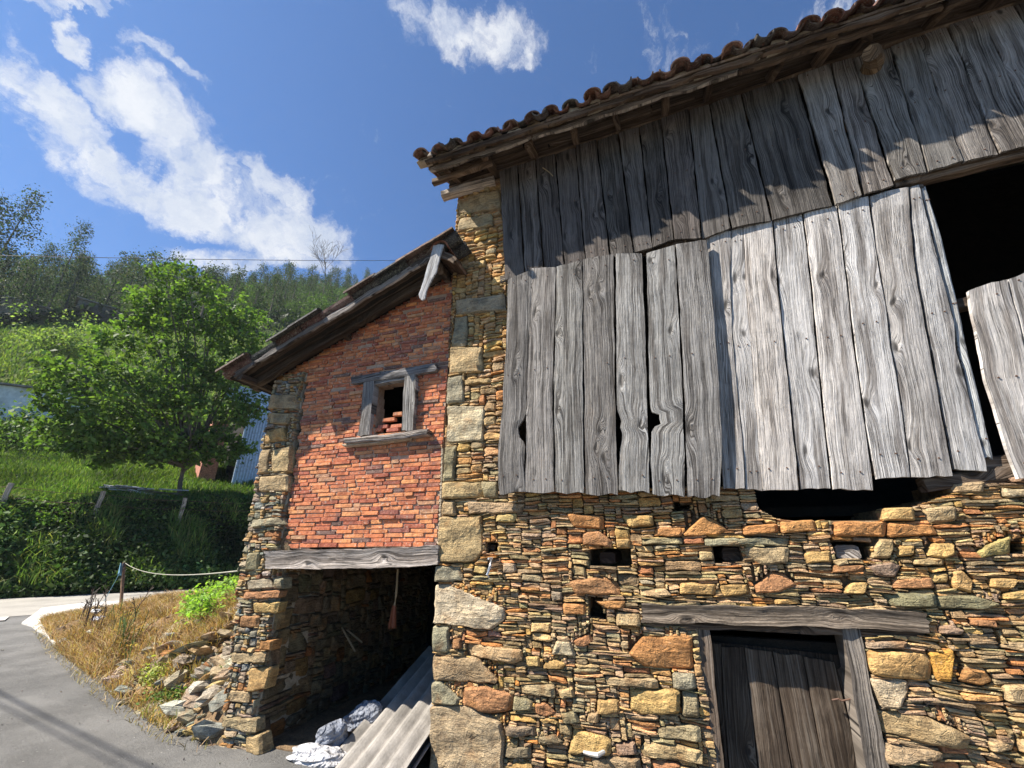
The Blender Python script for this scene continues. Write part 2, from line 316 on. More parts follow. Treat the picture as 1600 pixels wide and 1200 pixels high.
grid('asphalt_yard', np.concatenate([np.linspace(-60, -16, 12), np.linspace(-15, 8, 60), np.linspace(10, 60, 12)]), np.concatenate([np.linspace(-60, -8, 8), np.linspace(-7, 14, 56), np.linspace(16, 70, 8)]),
     lambda x, y: np.stack([x, y, drop(x, y)+.008*np.sin(x*.9)*np.sin(y*1.1)], 1), M_ASPH)
grid('road', np.linspace(18.6, 24.9, 8), np.linspace(-70, 90, 60), lambda s, t: np.stack([*xy(s+.25*np.sin(t*.2), t), .015+0*s+.012*np.sin(s*1.3)], 1), M_ROAD)
grid('road_edge_strip', np.linspace(17.7, 18.5, 3), np.linspace(-60, -1.2, 60), lambda s, t: np.stack([*xy(s+.25*np.sin(t*.2)+.12*np.sin(t*2.3), t), .02+0*s], 1), M_CONC)
SS = np.concatenate([np.linspace(24.6, 30, 28), np.linspace(30.8, 60, 36), np.linspace(62, 200, 60), np.linspace(210, 600, 20)])
TT = np.concatenate([np.linspace(-2.2, -.35, 10), np.linspace(-.33, .75, 110), np.linspace(.8, 3., 12)])
def hfn(s, tau): t = tau*np.maximum(s, 24); return np.stack([*xy(s, t), hill(s, t)], 1)
hs = grid('hillside', SS, TT, hfn, [M_GRASS, M_FOREST])
fc = np.array([st(p.center.x, p.center.y)[0] for p in hs.data.polygons]); ft = np.array([st(p.center.x, p.center.y)[1] for p in hs.data.polygons])
hs.data.polygons.foreach_set('material_index', ((fc > 76+6*np.sin(ft*.3)) | (fc < 28)).astype(np.int32))
ap = [atg(*p, .03) for p in [(38, 972), (66, 950), (130, 942), (235, 935), (250, 960), (160, 1002), (96, 1012), (70, 992)]]
mb = MB(); cen = np.mean(ap, axis=0); A8 = []
for i, p in enumerate(ap):
    q_ = ap[(i+1) % 8]
    for k in range(3): f = k/3; A8.append([p[0]*(1-f)+q_[0]*f+random.uniform(-.05, .05), p[1]*(1-f)+q_[1]*f+random.uniform(-.05, .05), .03])
mb.add(A8+[[x, y, -.05] for x, y, z in A8], [tuple(range(24))]+[(i, i+24, (i+1) % 24+24, (i+1) % 24) for i in range(24)])
tag(mb.build('concrete_apron', M_CONC, origin=False), kind='structure')

EX = [-15.2, -14.4, -10.6, -6.56, -4.81, -3.7]; EY = [7.7, 7.35, 5.8, 4.42, 3.92, 3.8]
CX = [-15.2, -14.2, -12, -8, -5, -4.2]; CZ = [.03, .08, .42, .95, 1.42, 1.55]
def heap(x, y):
    ye = np.interp(x, EX, EY)+.10*np.sin(x*3.1)+.05*np.sin(x*7.7); d = (y-ye)*.93; c = np.interp(x, CX, CZ)
    h = c*np.clip(1-np.exp(-np.maximum(d, 0)*1.15/np.maximum(c, .05)), 0, 1)*np.clip(d/.15, 0, 1)
    s, t = st(x, y); fade = np.clip((18.-s)/1.8, 0, 1)
    n = (np.sin(x*5.1+y*3.7)*np.sin(y*6.3-x*2.1)*.045+np.sin(x*2.3+y*1.9)*.05)*np.clip(d/.4, 0, 1)
    return np.where(d > -.1, (h+n*np.clip(h*3, 0, 1))*fade, -.03*np.ones_like(h))
grid('earth_bank', np.linspace(-16.5, -3.95, 150), np.linspace(3.6, 16., 140), lambda x, y: np.stack([x, y, np.where(heap(x, y) > .004, heap(x, y), -.05)], 1), M_SOIL)

# ------------------------------------------------------------------ stone laying
PAL = {'o': (.47, .235, .09), 'r': (.40, .20, .11), 'y': (.52, .37, .17), 't': (.48, .39, .25), 'w': (.56, .52, .43), 'g': (.30, .29, .215), 'd': (.19, .18, .145), 'n': (.37, .31, .225), 'b': (.30, .315, .275), 'p': (.27, .21, .195), 'k': (.03, .027, .024)}
def jit(c, a=.13):
    f = 1+random.uniform(-a, a); return tuple(max(.01, x*f*(1+random.uniform(-a*.4, a*.4))) for x in c)
def rect_poly(u0, u1, v0, v1):
    w_, h_ = u1-u0, v1-v0; k = max(2, min(5, int(w_/.06)+1)); P = []
    cu = lambda: random.uniform(.03, .4)*min(w_*.5, h_*2.2); cv = lambda: random.uniform(.1, .42)*h_
    jh = min(.22*h_, .012)
    a, b = cu(), cu()
    for i in range(k): P.append((u0+a+(w_-a-b)*i/(k-1), v0+random.uniform(0, jh)))
    P.append((u1-random.uniform(0, .004), v0+cv())); 
    if h_ > .05: P.append((u1-random.uniform(0, .01), v1-cv()))
    a, b = cu(), cu()
    for i in range(k): P.append((u1-a-(w_-a-b)*i/(k-1), v1-random.uniform(0, jh)))
    P.append((u0+random.uniform(0, .004), v1-cv()))
    if h_ > .05: P.append((u0+random.uniform(0, .01), v0+cv()))
    return P
def stone_geo(P, mp, prot, big):
    """P: outline in wall metres, mp(u,v,d): to world; d is outwards"""
    P = np.array(P); c = P.mean(0); n = len(P); sz = min(np.ptp(P[:, 0]), np.ptp(P[:, 1])); V = []; F = []
    tu, tv = random.uniform(-.16, .16)*min(1, .08/sz+.2), random.uniform(-.35, .1)*min(1, .06/sz)
    ph = [random.uniform(0, 6.28) for _ in range(6)]; K = 1/max(.03, min(sz, .16)); am = min(.022, sz*.16)
    def rel(u, v): return am*(math.sin(u*K*2.1+v*K*1.3+ph[0])*.5+math.sin(v*K*4.1-u*K*1.1+ph[1])*.35+math.sin(u*K*5.3+v*K*3.2+ph[2])*.25)
    def ring(f, d, ja):
        for p in P:
            q_ = c+(p-c)*f; V.append(mp(q_[0], q_[1], d+random.uniform(-1, 1)*ja*.25+(rel(q_[0], q_[1]) if ja else 0)+(q_[0]-c[0])*tu+(q_[1]-c[1])*tv))
    ring(1, -.09, 0); ring(.985, prot*.45, .002)
    if big:
        e = min(.014, sz*.10)/max(sz, .02)*2
        ring(1-e, prot, min(.006, sz*.04)); ring(.74, prot+.003, .006); ring(.48, prot+.005, .006); ring(.24, prot+.005, .006); L = 6
    else: ring(.9, prot, min(.006, sz*.12)); L = 3
    V.append(mp(c[0], c[1], prot+.005+rel(c[0], c[1])))
    for r_ in range(L-1):
        for i in range(n): j = (i+1) % n; F.append((r_*n+i, r_*n+j, (r_+1)*n+j, (r_+1)*n+i))
    for i in range(n): F.append(((L-1)*n+i, (L-1)*n+(i+1) % n, L*n))
    return V, F
def refine(P, step):
    O = []
    for i, p in enumerate(P):
        q_ = P[(i+1) % len(P)]; L = math.dist(p, q_); k = max(1, int(L/step))
        for j in range(k):
            f = j/k; a = 0 if j == 0 else min(.006, L*.03); O.append((p[0]*(1-f)+q_[0]*f+random.uniform(-a, a), p[1]*(1-f)+q_[1]*f+random.uniform(-a, a)))
    return O
def soft(P, r=.14):  # knock the corners off
    O = []
    for i, p in enumerate(P):
        a, b = P[i-1], P[(i+1) % len(P)]
        for q_ in (a, b):
            L = math.dist(p, q_); f = min(r, .014/max(L, .01))*random.uniform(.5, 1.2); O.append((p[0]+(q_[0]-p[0])*f, p[1]+(q_[1]-p[1])*f))
    return O
def inpoly(P, x, y):
    r = np.zeros(x.shape, bool); j = len(P)-1
    for i in range(len(P)):
        xi, yi = P[i]; xj, yj = P[j]
        if abs(yj-yi) > 1e-9: r ^= ((yi > y) != (yj > y)) & (x < (xj-xi)*(y-yi)/(yj-yi)+xi)
        j = i
    return r
class Wall:
    def __init__(s, u0, u1, v0, v1, cell=.008):
        s.u0, s.v0, s.c = u0, v0, cell; s.nu, s.nv = int((u1-u0)/cell), int((v1-v0)/cell)
        s.U, s.V = np.meshgrid(u0+(np.arange(s.nu)+.5)*cell, v0+(np.arange(s.nv)+.5)*cell, indexing='ij')
        s.occ = np.zeros((s.nu, s.nv), bool); s.hole = np.zeros_like(s.occ); s.deep = np.zeros_like(s.occ); s.stones = []
    def cut(s, P): m = inpoly(P, s.U, s.V); s.hole |= m; s.occ |= m
    def pit(s, P): m = inpoly(P, s.U, s.V); s.deep |= m; s.occ |= m
    def keep(s, m): s.hole |= ~m; s.occ |= ~m
    def put(s, P, c, prot=.03, lab=None):
        P = [tuple(p[:2]) for p in P]; s.occ |= inpoly(P, s.U, s.V)
        cc = (np.array(PAL[c] if isinstance(c, str) else c)*.8+np.array((.46, .35, .2))*.2)*np.array((1.12, 1.03, .86))
        s.stones.append((refine(soft(P), .045), jit(cc, .08), prot+random.uniform(0, .012), True, lab))
    def fill(s, size, pal, warp=.012, prot=(0, .035)):
        c = s.c; occ = s.occ; s.start = len(s.stones)
        for j in range(s.nv):
            i = 0
            while i < s.nu:
                if occ[i, j]: i += 1; continue
                w_, h_ = size(s.u0+i*c, s.v0+j*c); W = max(2, int(w_/c)); H = max(2, int(h_/c)); e = i
                lim = min(s.nu, i+W+max(3, W//2))
                while e < lim and not occ[e, j]: e += 1
                if e >= lim and e > i+W: e = i+W
                t_ = j+1
                while t_ < min(s.nv, j+H) and not occ[i:e, t_].any(): t_ += 1
                occ[i:e, j:t_] = True
                gp = .0008
                u0, u1, v0, v1 = s.u0+i*c+gp, s.u0+e*c-gp, s.v0+j*c+gp*.5, s.v0+t_*c-gp*.5
                if u1-u0 > .012:
                    ro = random.gauss(0, .035) if v1-v0 < .04 else random.gauss(0, .02); uc = (u0+u1)/2
                    P = [(a+warp*.4*n1(b*9, 2), b+(a-uc)*ro+warp*n1(a*2.3+b*.7, 3)+warp*.5*n1(a*7, b*3)) for a, b in rect_poly(u0-.003, u1+.003, v0-.0012, v1+.0012)]
                    bigq = (u1-u0)*(v1-v0) > .004
                    s.stones.append((refine(P, .05) if bigq else P, pal(u0, v0, (u1-u0), (v1-v0)), random.uniform(*prot), bigq, None))
                i = e
    def build(s, parent, mp, core_name, core_mat, nind=290, thick=.5, mats=(M_STONE, M_BLOCK)):
        # backing: one sheet with pits and openings, its edges carried back through the wall
        k = 3; hu, hv = s.nu//k, s.nv//k
        H = s.hole[:hu*k, :hv*k].reshape(hu, k, hv, k).mean((1, 3)) > .5; D = s.deep[:hu*k, :hv*k].reshape(hu, k, hv, k).mean((1, 3)) > .4
        vid = {}; V = []; F = []
        def vt(i, j, d):
            key = (i, j, d)
            if key not in vid: vid[key] = len(V); V.append(mp(s.u0+i*k*s.c, s.v0+j*k*s.c, d))
            return vid[key]
        for i in range(hu):
            for j in range(hv):
                if H[i, j]: continue
                d = -.3 if D[i, j] else -.028
                F.append((vt(i, j, d), vt(i+1, j, d), vt(i+1, j+1, d), vt(i, j+1, d)))
                for di, dj, a, b in ((-1, 0, (i, j), (i, j+1)), (1, 0, (i+1, j+1), (i+1, j)), (0, -1, (i+1, j), (i, j)), (0, 1, (i, j+1), (i+1, j+1))):
                    ii, jj = i+di, j+dj
                    out_ = ii < 0 or jj < 0 or ii >= hu or jj >= hv or H[ii, jj]
                    if out_: F.append((vt(*a, d), vt(*b, d), vt(*b, -thick), vt(*a, -thick)))
                    elif D[ii, jj] and not D[i, j]: F.append((vt(*a, d), vt(*b, d), vt(*b, -.3), vt(*a, -.3)))
        core = mesh(core_name, V, F, core_mat, parent)
        order = sorted(range(len(s.stones)), key=lambda i_: -np.ptp(np.array(s.stones[i_][0])[:, 0])*np.ptp(np.array(s.stones[i_][0])[:, 1]))
        rest = MB()
        for r_, i_ in enumerate(order):
            P, c_, pr, big, lab = s.stones[i_]; V, F = stone_geo(P, mp, pr, big); W = np.tile(RN.uniform(0, 40, 3), (len(V), 1))
            if r_ < nind:
                o = mesh('stone', V, F, mats[1] if (big and np.ptp(np.array(P)[:, 1]) > .09) else mats[0], core, col=c_, uvw=W)
                if lab: tag(o, lab)
            else: rest.add(V, F, c_, W)
        if rest.V: tag(rest.build('small_stones', mats[0], core), kind='stuff')
        return core
def px2(P, Y=3.8): return [(at(x, y, Y)[0], at(x, y, Y)[2]) for x, y in P]
def bx(x0, y0, x1, y1, j=0): # pixel-corner block, clipped corners come from soft()
    return px2([(x0, y1), (x1, y1+j), (x1-1, y0+j), (x0+1, y0)])
YW = 3.8
def mp_front(u, v, d): return (u, YW-d, v)

# ------------------------------------------------------------------ plank builder
def poly_resample(P, n):
    P = np.array(P, dtype=float); d = np.concatenate([[0], np.cumsum(np.linalg.norm(np.diff(P, axis=0), axis=1))])
    s = np.linspace(0, d[-1], n); return np.stack([np.interp(s, d, P[:, k]) for k in range(P.shape[1])], 1)
def plank(name, A, B, parent, mat, thick=.022, out=(0, -1, 0), n=26, m=5, wav=.003, cup=.004, rag=(.004, .012), tint=(1, 1, 1), gap=(0, 0), lab=None, bow=0., grain_r=None, tilt=None):
    A = poly_resample(A, n); B = poly_resample(B, n); out = np.array(out, dtype=float); r1, r2, r3 = RN.uniform(0, 50, 3)
    V = []; W = []; gr = grain_r if grain_r is not None else RN.uniform(0, 9)
    L = np.concatenate([[0], np.cumsum(np.linalg.norm(np.diff((A+B)/2, axis=0), axis=1))])
    tl = tilt if tilt is not None else RN.uniform(-.004, .004)
    e0 = RN.uniform(-1, 1, m)*rag[0]; e1 = RN.uniform(-1, 1, m)*rag[1]
    for side in (0, 1):
        for i in range(n):
            ac = B[i]-A[i]; wd = np.linalg.norm(ac); ac = ac/wd
            al = ((A[min(i+1, n-1)]+B[min(i+1, n-1)])-(A[max(i-1, 0)]+B[max(i-1, 0)])); al = al/np.linalg.norm(al)
            a = A[i]+ac*(gap[0]+wav*n1(L[i]*7, r1)); b = B[i]-ac*(gap[1]+wav*n1(L[i]*6, r2))
            for j in range(m):
                t = j/(m-1); p = a+(b-a)*t
                if i == 0: p = p+al*e0[j]
                if i == n-1: p = p+al*e1[j]
                o_ = cup*((2*t-1)**2)*math.sin(r3)+tl*(2*t-1)+bow*n1(L[i]*2.2, r3)+.0018*n1(L[i]*11+t*3, r1)
                edge = .004 if j in (0, m-1) else 0
                V.append(p+out*(o_-edge-(thick if side else 0))); W.append((t*wd, L[i]+r1*.3, gr))
    F = []; N = n*m
    for i in range(n-1):
        for j in range(m-1):
            a = i*m+j; F.append((a, a+m, a+m+1, a+1)); F.append((N+a, N+a+1, N+a+m+1, N+a+m))
        a = i*m; F.append((a, N+a, N+a+m, a+m)); a = i*m+m-1; F.append((a, a+m, N+a+m, N+a))
    for j in range(m-1):
        F.append((j, j+1, N+j+1, N+j)); a = (n-1)*m+j; F.append((a, N+a, N+a+1, a+1))
    o = mesh(name, V, F, mat, parent, col=tint, uvw=W)
    if lab: tag(o, lab)
    return o
def P3(pts, Y): return [at(x, y, Y) for x, y in pts]
def beam(name, p0, p1, hw, hh, parent, mat, tint=(1, 1, 1), up=(0, 0, 1), n=14, wob=.008, lab=None):
    """squared timber from p0 to p1, half width hw (sideways) and half height hh, uneven along its length"""
    p0 = np.array(p0, dtype=float); p1 = np.array(p1, dtype=float); d = p1-p0; L = np.linalg.norm(d); d /= L
    sd = np.cross(d, up); sd /= np.linalg.norm(sd); u_ = np.cross(sd, d); r = RN.uniform(0, 30, 4); V = []; W = []; F = []
    prof = [(-1, -.7), (-.75, -1), (.75, -1), (1, -.7), (1, .7), (.75, 1), (-.75, 1), (-1, .7)]; gr = RN.uniform(0, 9); per = 0
    for i in range(n):
        f = i/(n-1); c = p0+d*L*f+sd*wob*n1(f*L*3, r[0])+u_*wob*n1(f*L*2.6, r[1])
        for k, (a, b) in enumerate(prof):
            s1 = 1+.09*n1(f*L*5+k, r[2])
            e = d*RN.uniform(-.006, .006) if i in (0, n-1) else 0
            V.append(c+sd*hw*a*s1+u_*hh*b*s1+e); W.append((k*.25*(hw+hh), f*L+r[3], gr))
    for i in range(n-1):
        for k in range(8): F.append((i*8+k, i*8+(k+1) % 8, (i+1)*8+(k+1) % 8, (i+1)*8+k))
    F.append(tuple(range(8))[::-1]); F.append(tuple((n-1)*8+k for k in range(8)))
    o = mesh(name, V, F, mat, parent, col=tint, uvw=W)
    if lab: tag(o, lab)
    return o
# ------------------------------------------------------------------ the barn
barn = root('barn', (-2.05, 3.8, -.6), 'old barn of rusty slate and stone with grey plank upper wall', 'barn')
Wl = Wall(-2.05, 3.36, -.75, 6.22)
tp = [at(x, y) for x, y in [(700, 765), (1130, 760), (1178, 764), (1183, 796), (1215, 812), (1300, 815), (1374, 812), (1380, 793), (1428, 792), (1436, 788), (1488, 772), (1484, 752), (1600, 742), (1700, 735)]]
topv = np.interp(Wl.U, [p[0] for p in tp], [p[2] for p in tp])
Wl.keep(((Wl.V < topv) | (Wl.U < -1.27)) & (Wl.U > np.interp(Wl.V, [-.75, 0, 1.5, 3, 6.2], [-1.98, -1.985, -2.0, -2.02, -2.045])+.008*np.sin(Wl.V*13)))
DOOR = px2([(1088, 975), (1338, 975), (1400, 1270), (1118, 1270)]); DOOR[2] = (DOOR[2][0], -.75); DOOR[3] = (DOOR[3][0], -.75)
Wl.cut([(DOOR[0][0], DOOR[0][1]), (DOOR[1][0], DOOR[1][1]), (DOOR[1][0]+.02, -.76), (DOOR[0][0]+.02, -.76)])
for P in ([(1004, 944), (1446, 956), (1450, 992), (1345, 994), (1085, 975), (1006, 974)],): Wl.occ |= inpoly(px2(P), Wl.U, Wl.V)
for P in ([(921, 858), (985, 857), (987, 886), (920, 884)], [(921, 932), (944, 934), (940, 950), (950, 972), (920, 966)], [(1112, 854), (1158, 854), (1160, 878), (1116, 882)], [(1300, 846), (1362, 846), (1358, 876), (1304, 874)],
          [(762, 848), (775, 846), (778, 862), (760, 864)], [(1052, 786), (1080, 786), (1078, 800), (1052, 800)], [(1578, 845), (1600, 842), (1600, 866), (1582, 866)]): Wl.pit(px2(P))
BL = [
 # quoins of the left corner, top to bottom
 ([(716, 312), (782, 300), (786, 330), (718, 336)], 'n'), ([(717, 342), (770, 336), (772, 356), (716, 362)], 'n'), ([(712, 470), (791, 462), (792, 486), (712, 494)], 'b'), ([(711, 496), (731, 494), (730, 542), (707, 543)], 'b'),
 ([(705, 544), (754, 542), (757, 582), (703, 585)], 't'), ([(701, 588), (724, 586), (727, 630), (699, 633)], 'b'), ([(700, 636), (758, 634), (756, 690), (698, 692)], 'w'), ([(697, 698), (714, 696), (712, 752), (693, 754)], 'g'),
 ([(693, 755), (752, 752), (756, 778), (692, 780)], 't'), ([(752, 752), (779, 754), (778, 780), (757, 779)], 'g'), ([(691, 785), (712, 783), (714, 806), (690, 806)], 't'), ([(688, 808), (754, 805), (756, 862), (744, 878), (685, 880)], 't'),
 ([(683, 884), (722, 884), (723, 908), (681, 909)], 'b'), ([(679, 913), (700, 912), (789, 949), (792, 966), (770, 984), (678, 974)], (.62, .6, .5)), ([(677, 977), (703, 979), (705, 1016), (700, 1021), (676, 1018)], 'b'), ([(707, 998), (722, 996), (724, 1012), (708, 1014)], 'r'),
 ([(677, 1023), (750, 1027), (780, 1062), (776, 1067), (678, 1063)], 'n'), ([(676, 1066), (690, 1062), (722, 1090), (718, 1100), (675, 1099)], 'b'), ([(674, 1102), (738, 1100), (784, 1126), (790, 1150), (788, 1214), (672, 1216)], (.43, .35, .27)),
 ([(725, 1073), (760, 1070), (804, 1084), (800, 1110), (770, 1114), (724, 1100)], 'r'), ([(804, 1084), (836, 1094), (832, 1108), (802, 1110)], 'g'), ([(727, 1003), (816, 1014), (819, 1030), (805, 1036), (730, 1024)], 't'),
 # upper band
 ([(733, 784), (820, 786), (816, 802), (735, 803)], 'n'), ([(886, 802), (944, 806), (944, 828), (898, 824)], 'o'), ([(909, 832), (935, 829), (957, 845), (956, 856), (910, 851)], 'r'), ([(970, 806), (1020, 805), (1022, 822), (985, 825)], 'y'),
 ([(1024, 826), (1066, 824), (1065, 838), (1022, 838)], 'o'), ([(1004, 841), (1066, 840), (1067, 850), (1003, 851)], 'g'), ([(1067, 835), (1096, 806), (1116, 812), (1138, 828), (1120, 837), (1070, 838)], 'o'), ([(962, 842), (985, 842), (985, 857), (965, 857)], 'y'),
 ([(1160, 822), (1214, 818), (1214, 833), (1160, 836)], 'o'), ([(1217, 815), (1272, 812), (1277, 830), (1219, 834)], 'o'), ([(1100, 842), (1234, 839), (1234, 851), (1101, 853)], 'b'), ([(1162, 855), (1232, 854), (1230, 880), (1190, 883), (1164, 868)], 'n'),
 ([(1255, 862), (1296, 859), (1298, 878), (1258, 880)], 'y'), ([(890, 908), (944, 901), (966, 910), (970, 930), (900, 928)], 'r'), ([(880, 942), (916, 943), (917, 960), (880, 960)], 'o'), ([(927, 938), (978, 938), (976, 950), (948, 951)], 'o'),
 ([(963, 956), (999, 957), (1002, 978), (962, 977)], 't'), ([(1178, 915), (1204, 893), (1225, 896), (1244, 914), (1216, 926), (1180, 926)], 'r'), ([(1062, 910), (1120, 912), (1118, 930), (1062, 928)], 'y'), ([(1123, 914), (1168, 912), (1172, 926), (1130, 932)], 'y'), ([(1000, 920), (1040, 919), (1050, 930), (1030, 934), (1001, 930)], 't'),
 ([(1302, 815), (1384, 815), (1382, 839), (1302, 838)], 'o'), ([(1385, 817), (1455, 820), (1463, 836), (1385, 840)], 'o'), ([(1378, 794), (1426, 793), (1428, 814), (1377, 814)], 'y'), ([(1438, 794), (1490, 791), (1492, 814), (1450, 818)], 't'), ([(1480, 755), (1534, 753), (1532, 770), (1488, 772)], 'n'),
 ([(1364, 856), (1374, 842), (1392, 843), (1394, 858), (1388, 873), (1362, 872)], 't'), ([(1399, 853), (1426, 852), (1425, 868), (1400, 870)], 'y'), ([(1444, 868), (1456, 848), (1490, 849), (1488, 866), (1470, 873)], 'y'), ([(1524, 862), (1560, 842), (1576, 838), (1580, 866), (1528, 872)], (.42, .38, .18)),
 ([(1353, 884), (1392, 877), (1407, 884), (1396, 902), (1368, 900)], 'p'), ([(1300, 883), (1350, 883), (1348, 893), (1300, 895)], 'r'), ([(1426, 874), (1474, 872), (1474, 884), (1424, 882)], 't'), ([(1394, 904), (1454, 902), (1458, 918), (1394, 920)], 'r'), ([(1486, 892), (1500, 890), (1519, 908), (1516, 927), (1486, 918)], 'y'),
 ([(1314, 926), (1330, 909), (1356, 910), (1350, 928)], 'y'), ([(1374, 926), (1458, 926), (1460, 948), (1390, 948)], (.17, .19, .14)), ([(1461, 928), (1520, 930), (1562, 944), (1540, 952), (1462, 950)], (.18, .2, .15)), ([(1542, 903), (1592, 905), (1580, 920), (1544, 918)], 'y'), ([(1562, 926), (1606, 920), (1612, 936), (1564, 936)], 'y'),
 # round the door
 ([(982, 1020), (1004, 993), (1030, 996), (1057, 988), (1082, 993), (1085, 1045), (1040, 1044), (1006, 1040)], (.46, .23, .09)), ([(1050, 1049), (1086, 1048), (1089, 1076), (1052, 1076)], 'b'), ([(984, 1077), (1063, 1076), (1062, 1112), (1000, 1116), (984, 1106)], 'y'), ([(1065, 1078), (1090, 1079), (1093, 1120), (1066, 1116)], 'g'),
 ([(944, 1056), (1028, 1060), (1030, 1075), (946, 1070)], 'n'), ([(812, 1066), (868, 1070), (870, 1088), (816, 1082)], 'n'), ([(872, 1076), (895, 1073), (900, 1088), (876, 1091)], 't'), ([(837, 1098), (854, 1096), (870, 1114), (856, 1120), (838, 1114)], 'r'), ([(934, 1092), (968, 1092), (970, 1112), (934, 1113)], 'y'),
 ([(863, 1022), (870, 999), (892, 1001), (901, 1026)], 'w'), ([(897, 1000), (922, 989), (928, 1003), (914, 1010), (900, 1008)], 'r'), ([(822, 1025), (844, 1024), (846, 1040), (824, 1040)], 'y'), ([(850, 1036), (870, 1028), (886, 1036), (880, 1045), (850, 1044)], 'y'),
 ([(888, 1176), (896, 1138), (946, 1146), (956, 1156), (956, 1178)], 'y'), ([(960, 1160), (992, 1157), (996, 1176), (964, 1180)], 'p'), ([(1000, 1170), (1008, 1158), (1060, 1162), (1098, 1170), (1097, 1190), (1004, 1182)], 't'), ([(924, 1182), (1000, 1180), (1004, 1206), (930, 1208)], 'n'), ([(1026, 1136), (1060, 1130), (1094, 1132), (1096, 1156), (1030, 1152)], 'g'),
 ([(792, 1133), (840, 1133), (840, 1150), (792, 1148)], 'p'), ([(790, 1166), (830, 1164), (832, 1184), (788, 1182)], 'd'), ([(842, 1150), (868, 1146), (882, 1158), (842, 1160)], 'd'), ([(876, 1112), (900, 1110), (908, 1128), (882, 1130)], 'g'), ([(920, 1112), (938, 1110), (936, 1128), (916, 1128)], 't'), ([(786, 1192), (830, 1188), (836, 1206), (790, 1210)], 'y'),
 ([(1350, 1002), (1416, 1001), (1414, 1011), (1352, 1013)], 'p'), ([(1351, 1014), (1444, 1018), (1456, 1034), (1454, 1062), (1400, 1060), (1358, 1052)], 'y'), ([(1448, 1018), (1486, 1012), (1490, 1026), (1482, 1064), (1460, 1063)], (.6, .32, .06)), ([(1356, 1058), (1416, 1062), (1420, 1080), (1404, 1107), (1376, 1106)], 'w'),
 ([(1366, 1108), (1446, 1118), (1512, 1148), (1504, 1168), (1450, 1162), (1376, 1144)], (.38, .3, .18)), ([(1377, 1158), (1410, 1164), (1468, 1172), (1470, 1184), (1400, 1194), (1382, 1190)], 'n'), ([(1492, 1062), (1504, 1043), (1536, 1046), (1552, 1064), (1530, 1070)], 'o'), ([(1562, 1069), (1606, 1068), (1606, 1098), (1570, 1096)], 't'),
 ([(1538, 1156), (1584, 1154), (1582, 1170), (1544, 1172)], 't'), ([(1586, 1154), (1622, 1152), (1622, 1180), (1590, 1174)], 't'), ([(1558, 1010), (1572, 1001), (1606, 1002), (1606, 1019)], 'n'), ([(1464, 978), (1482, 975), (1504, 984), (1500, 992), (1466, 990)], 'p'), ([(1510, 966), (1556, 968), (1556, 980), (1512, 976)], 'r'),
]
for P, c in BL: Wl.put(px2(P), c, .03)
# pieces burnt or pushed back in the putlog holes
def size_main(u, v):
    z = n1(u*1.9+v*2.7, 1)+n1(v*3.3-u, 4)*.6; r = random.random()
    if u < -1.27 and v > 2.5: return (random.uniform(.1, .34), random.uniform(.02, .05) if r < .7 else random.uniform(.06, .12))
    pb = .05+.09*max(0, z)+(.1 if v > 1.95 else 0)
    if r < pb: return random.uniform(.11, .24), random.uniform(.05, .09)
    if r < pb+.2: return random.uniform(.09, .24), random.uniform(.028, .048)
    return random.uniform(.08, .34), random.uniform(.016, .032)
def pal_main(u, v, w_, h_):
    thin = h_ < .034; zn = n1(u*2.1+v*1.1, 5); hi = min(1, max(0, (v-1.25)/.6)) if u > -1.3 else .8
    if thin: ks, ws = 'gdnbotyp', [18-6*hi, 15-9*hi, 24, 6-3*hi, 6+12*hi, 14, 10+9*hi, 2]
    else: ks, ws = 'gdnboytrp', [12-6*hi, 5-3*hi, 14, 5, 6+12*hi, 12+8*hi, 18, 8+4*hi, 3]
    if u < -1.27 and v > 1.9: ks, ws = 'ntygow', [24, 26, 20, 16, 6, 4]
    c_ = np.array(PAL[random.choices(ks, ws)[0]]); lum = c_.mean(); sat = .85 if thin else .95
    c_ = lum+(c_-lum)*(sat+.25*zn)+(.0 if not thin else -.01); return jit(np.maximum((c_*.8+np.array((.42, .32, .18))*.2)*(1.22 if thin else 1.12)*np.array((1.18, .98, .74)), .02), .2)
Wl.fill(size_main, pal_main, prot=(-.004, .03))
def rzb(x, y): return 5.94+.52*(y-3.08)+.05*(x+2.2)
stone_wall = Wl.build(barn, mp_front, 'stone_wall', M_MORTAR, 285, .5)
# right-hand end of the wall outside the picture, side, back, floors
mb = MB()
mb.add(boxv(3.36, 14, 3.8, 4.3, -.75, 2.4), BOXF, PAL['n'], np.tile((1, 2, 3), (8, 1)))
mb.add([(x, y, z) for x in (-2.045, 14) for y in (9.9, 10.2) for z in (-.75, 5.985+.52*(y-3.08)+.05*(x+2.2)+.04)], BOXF, PAL['n'], np.tile((1, 2, 3), (8, 1)))
for x0, x1 in ((-2.045, -1.6), (13.6, 14)):
    mb.add([(x, y, z) for x in (x0, x1) for y, z in ((4.302, -.75), (9.899, -.75), (9.899, rzb(x0, 9.899)), (4.302, rzb(x0, 4.302)))], [(0, 1, 2, 3), (7, 6, 5, 4), (0, 4, 5, 1), (1, 5, 6, 2), (2, 6, 7, 3), (3, 7, 4, 0)], PAL['n'], np.tile((1, 2, 3), (8, 1)))
mb.add(boxv(5.0, 14, 3.74, 3.78, 2.4, 6.7), BOXF, PAL['d'], np.tile((1, 2, 3), (8, 1)))
mb.build('rear_wall', M_STONE, barn)
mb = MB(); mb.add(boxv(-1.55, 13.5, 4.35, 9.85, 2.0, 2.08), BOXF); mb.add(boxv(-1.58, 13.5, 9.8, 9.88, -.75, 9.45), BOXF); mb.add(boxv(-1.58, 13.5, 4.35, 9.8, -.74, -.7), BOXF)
mb.build('interior', M_DARK, barn)

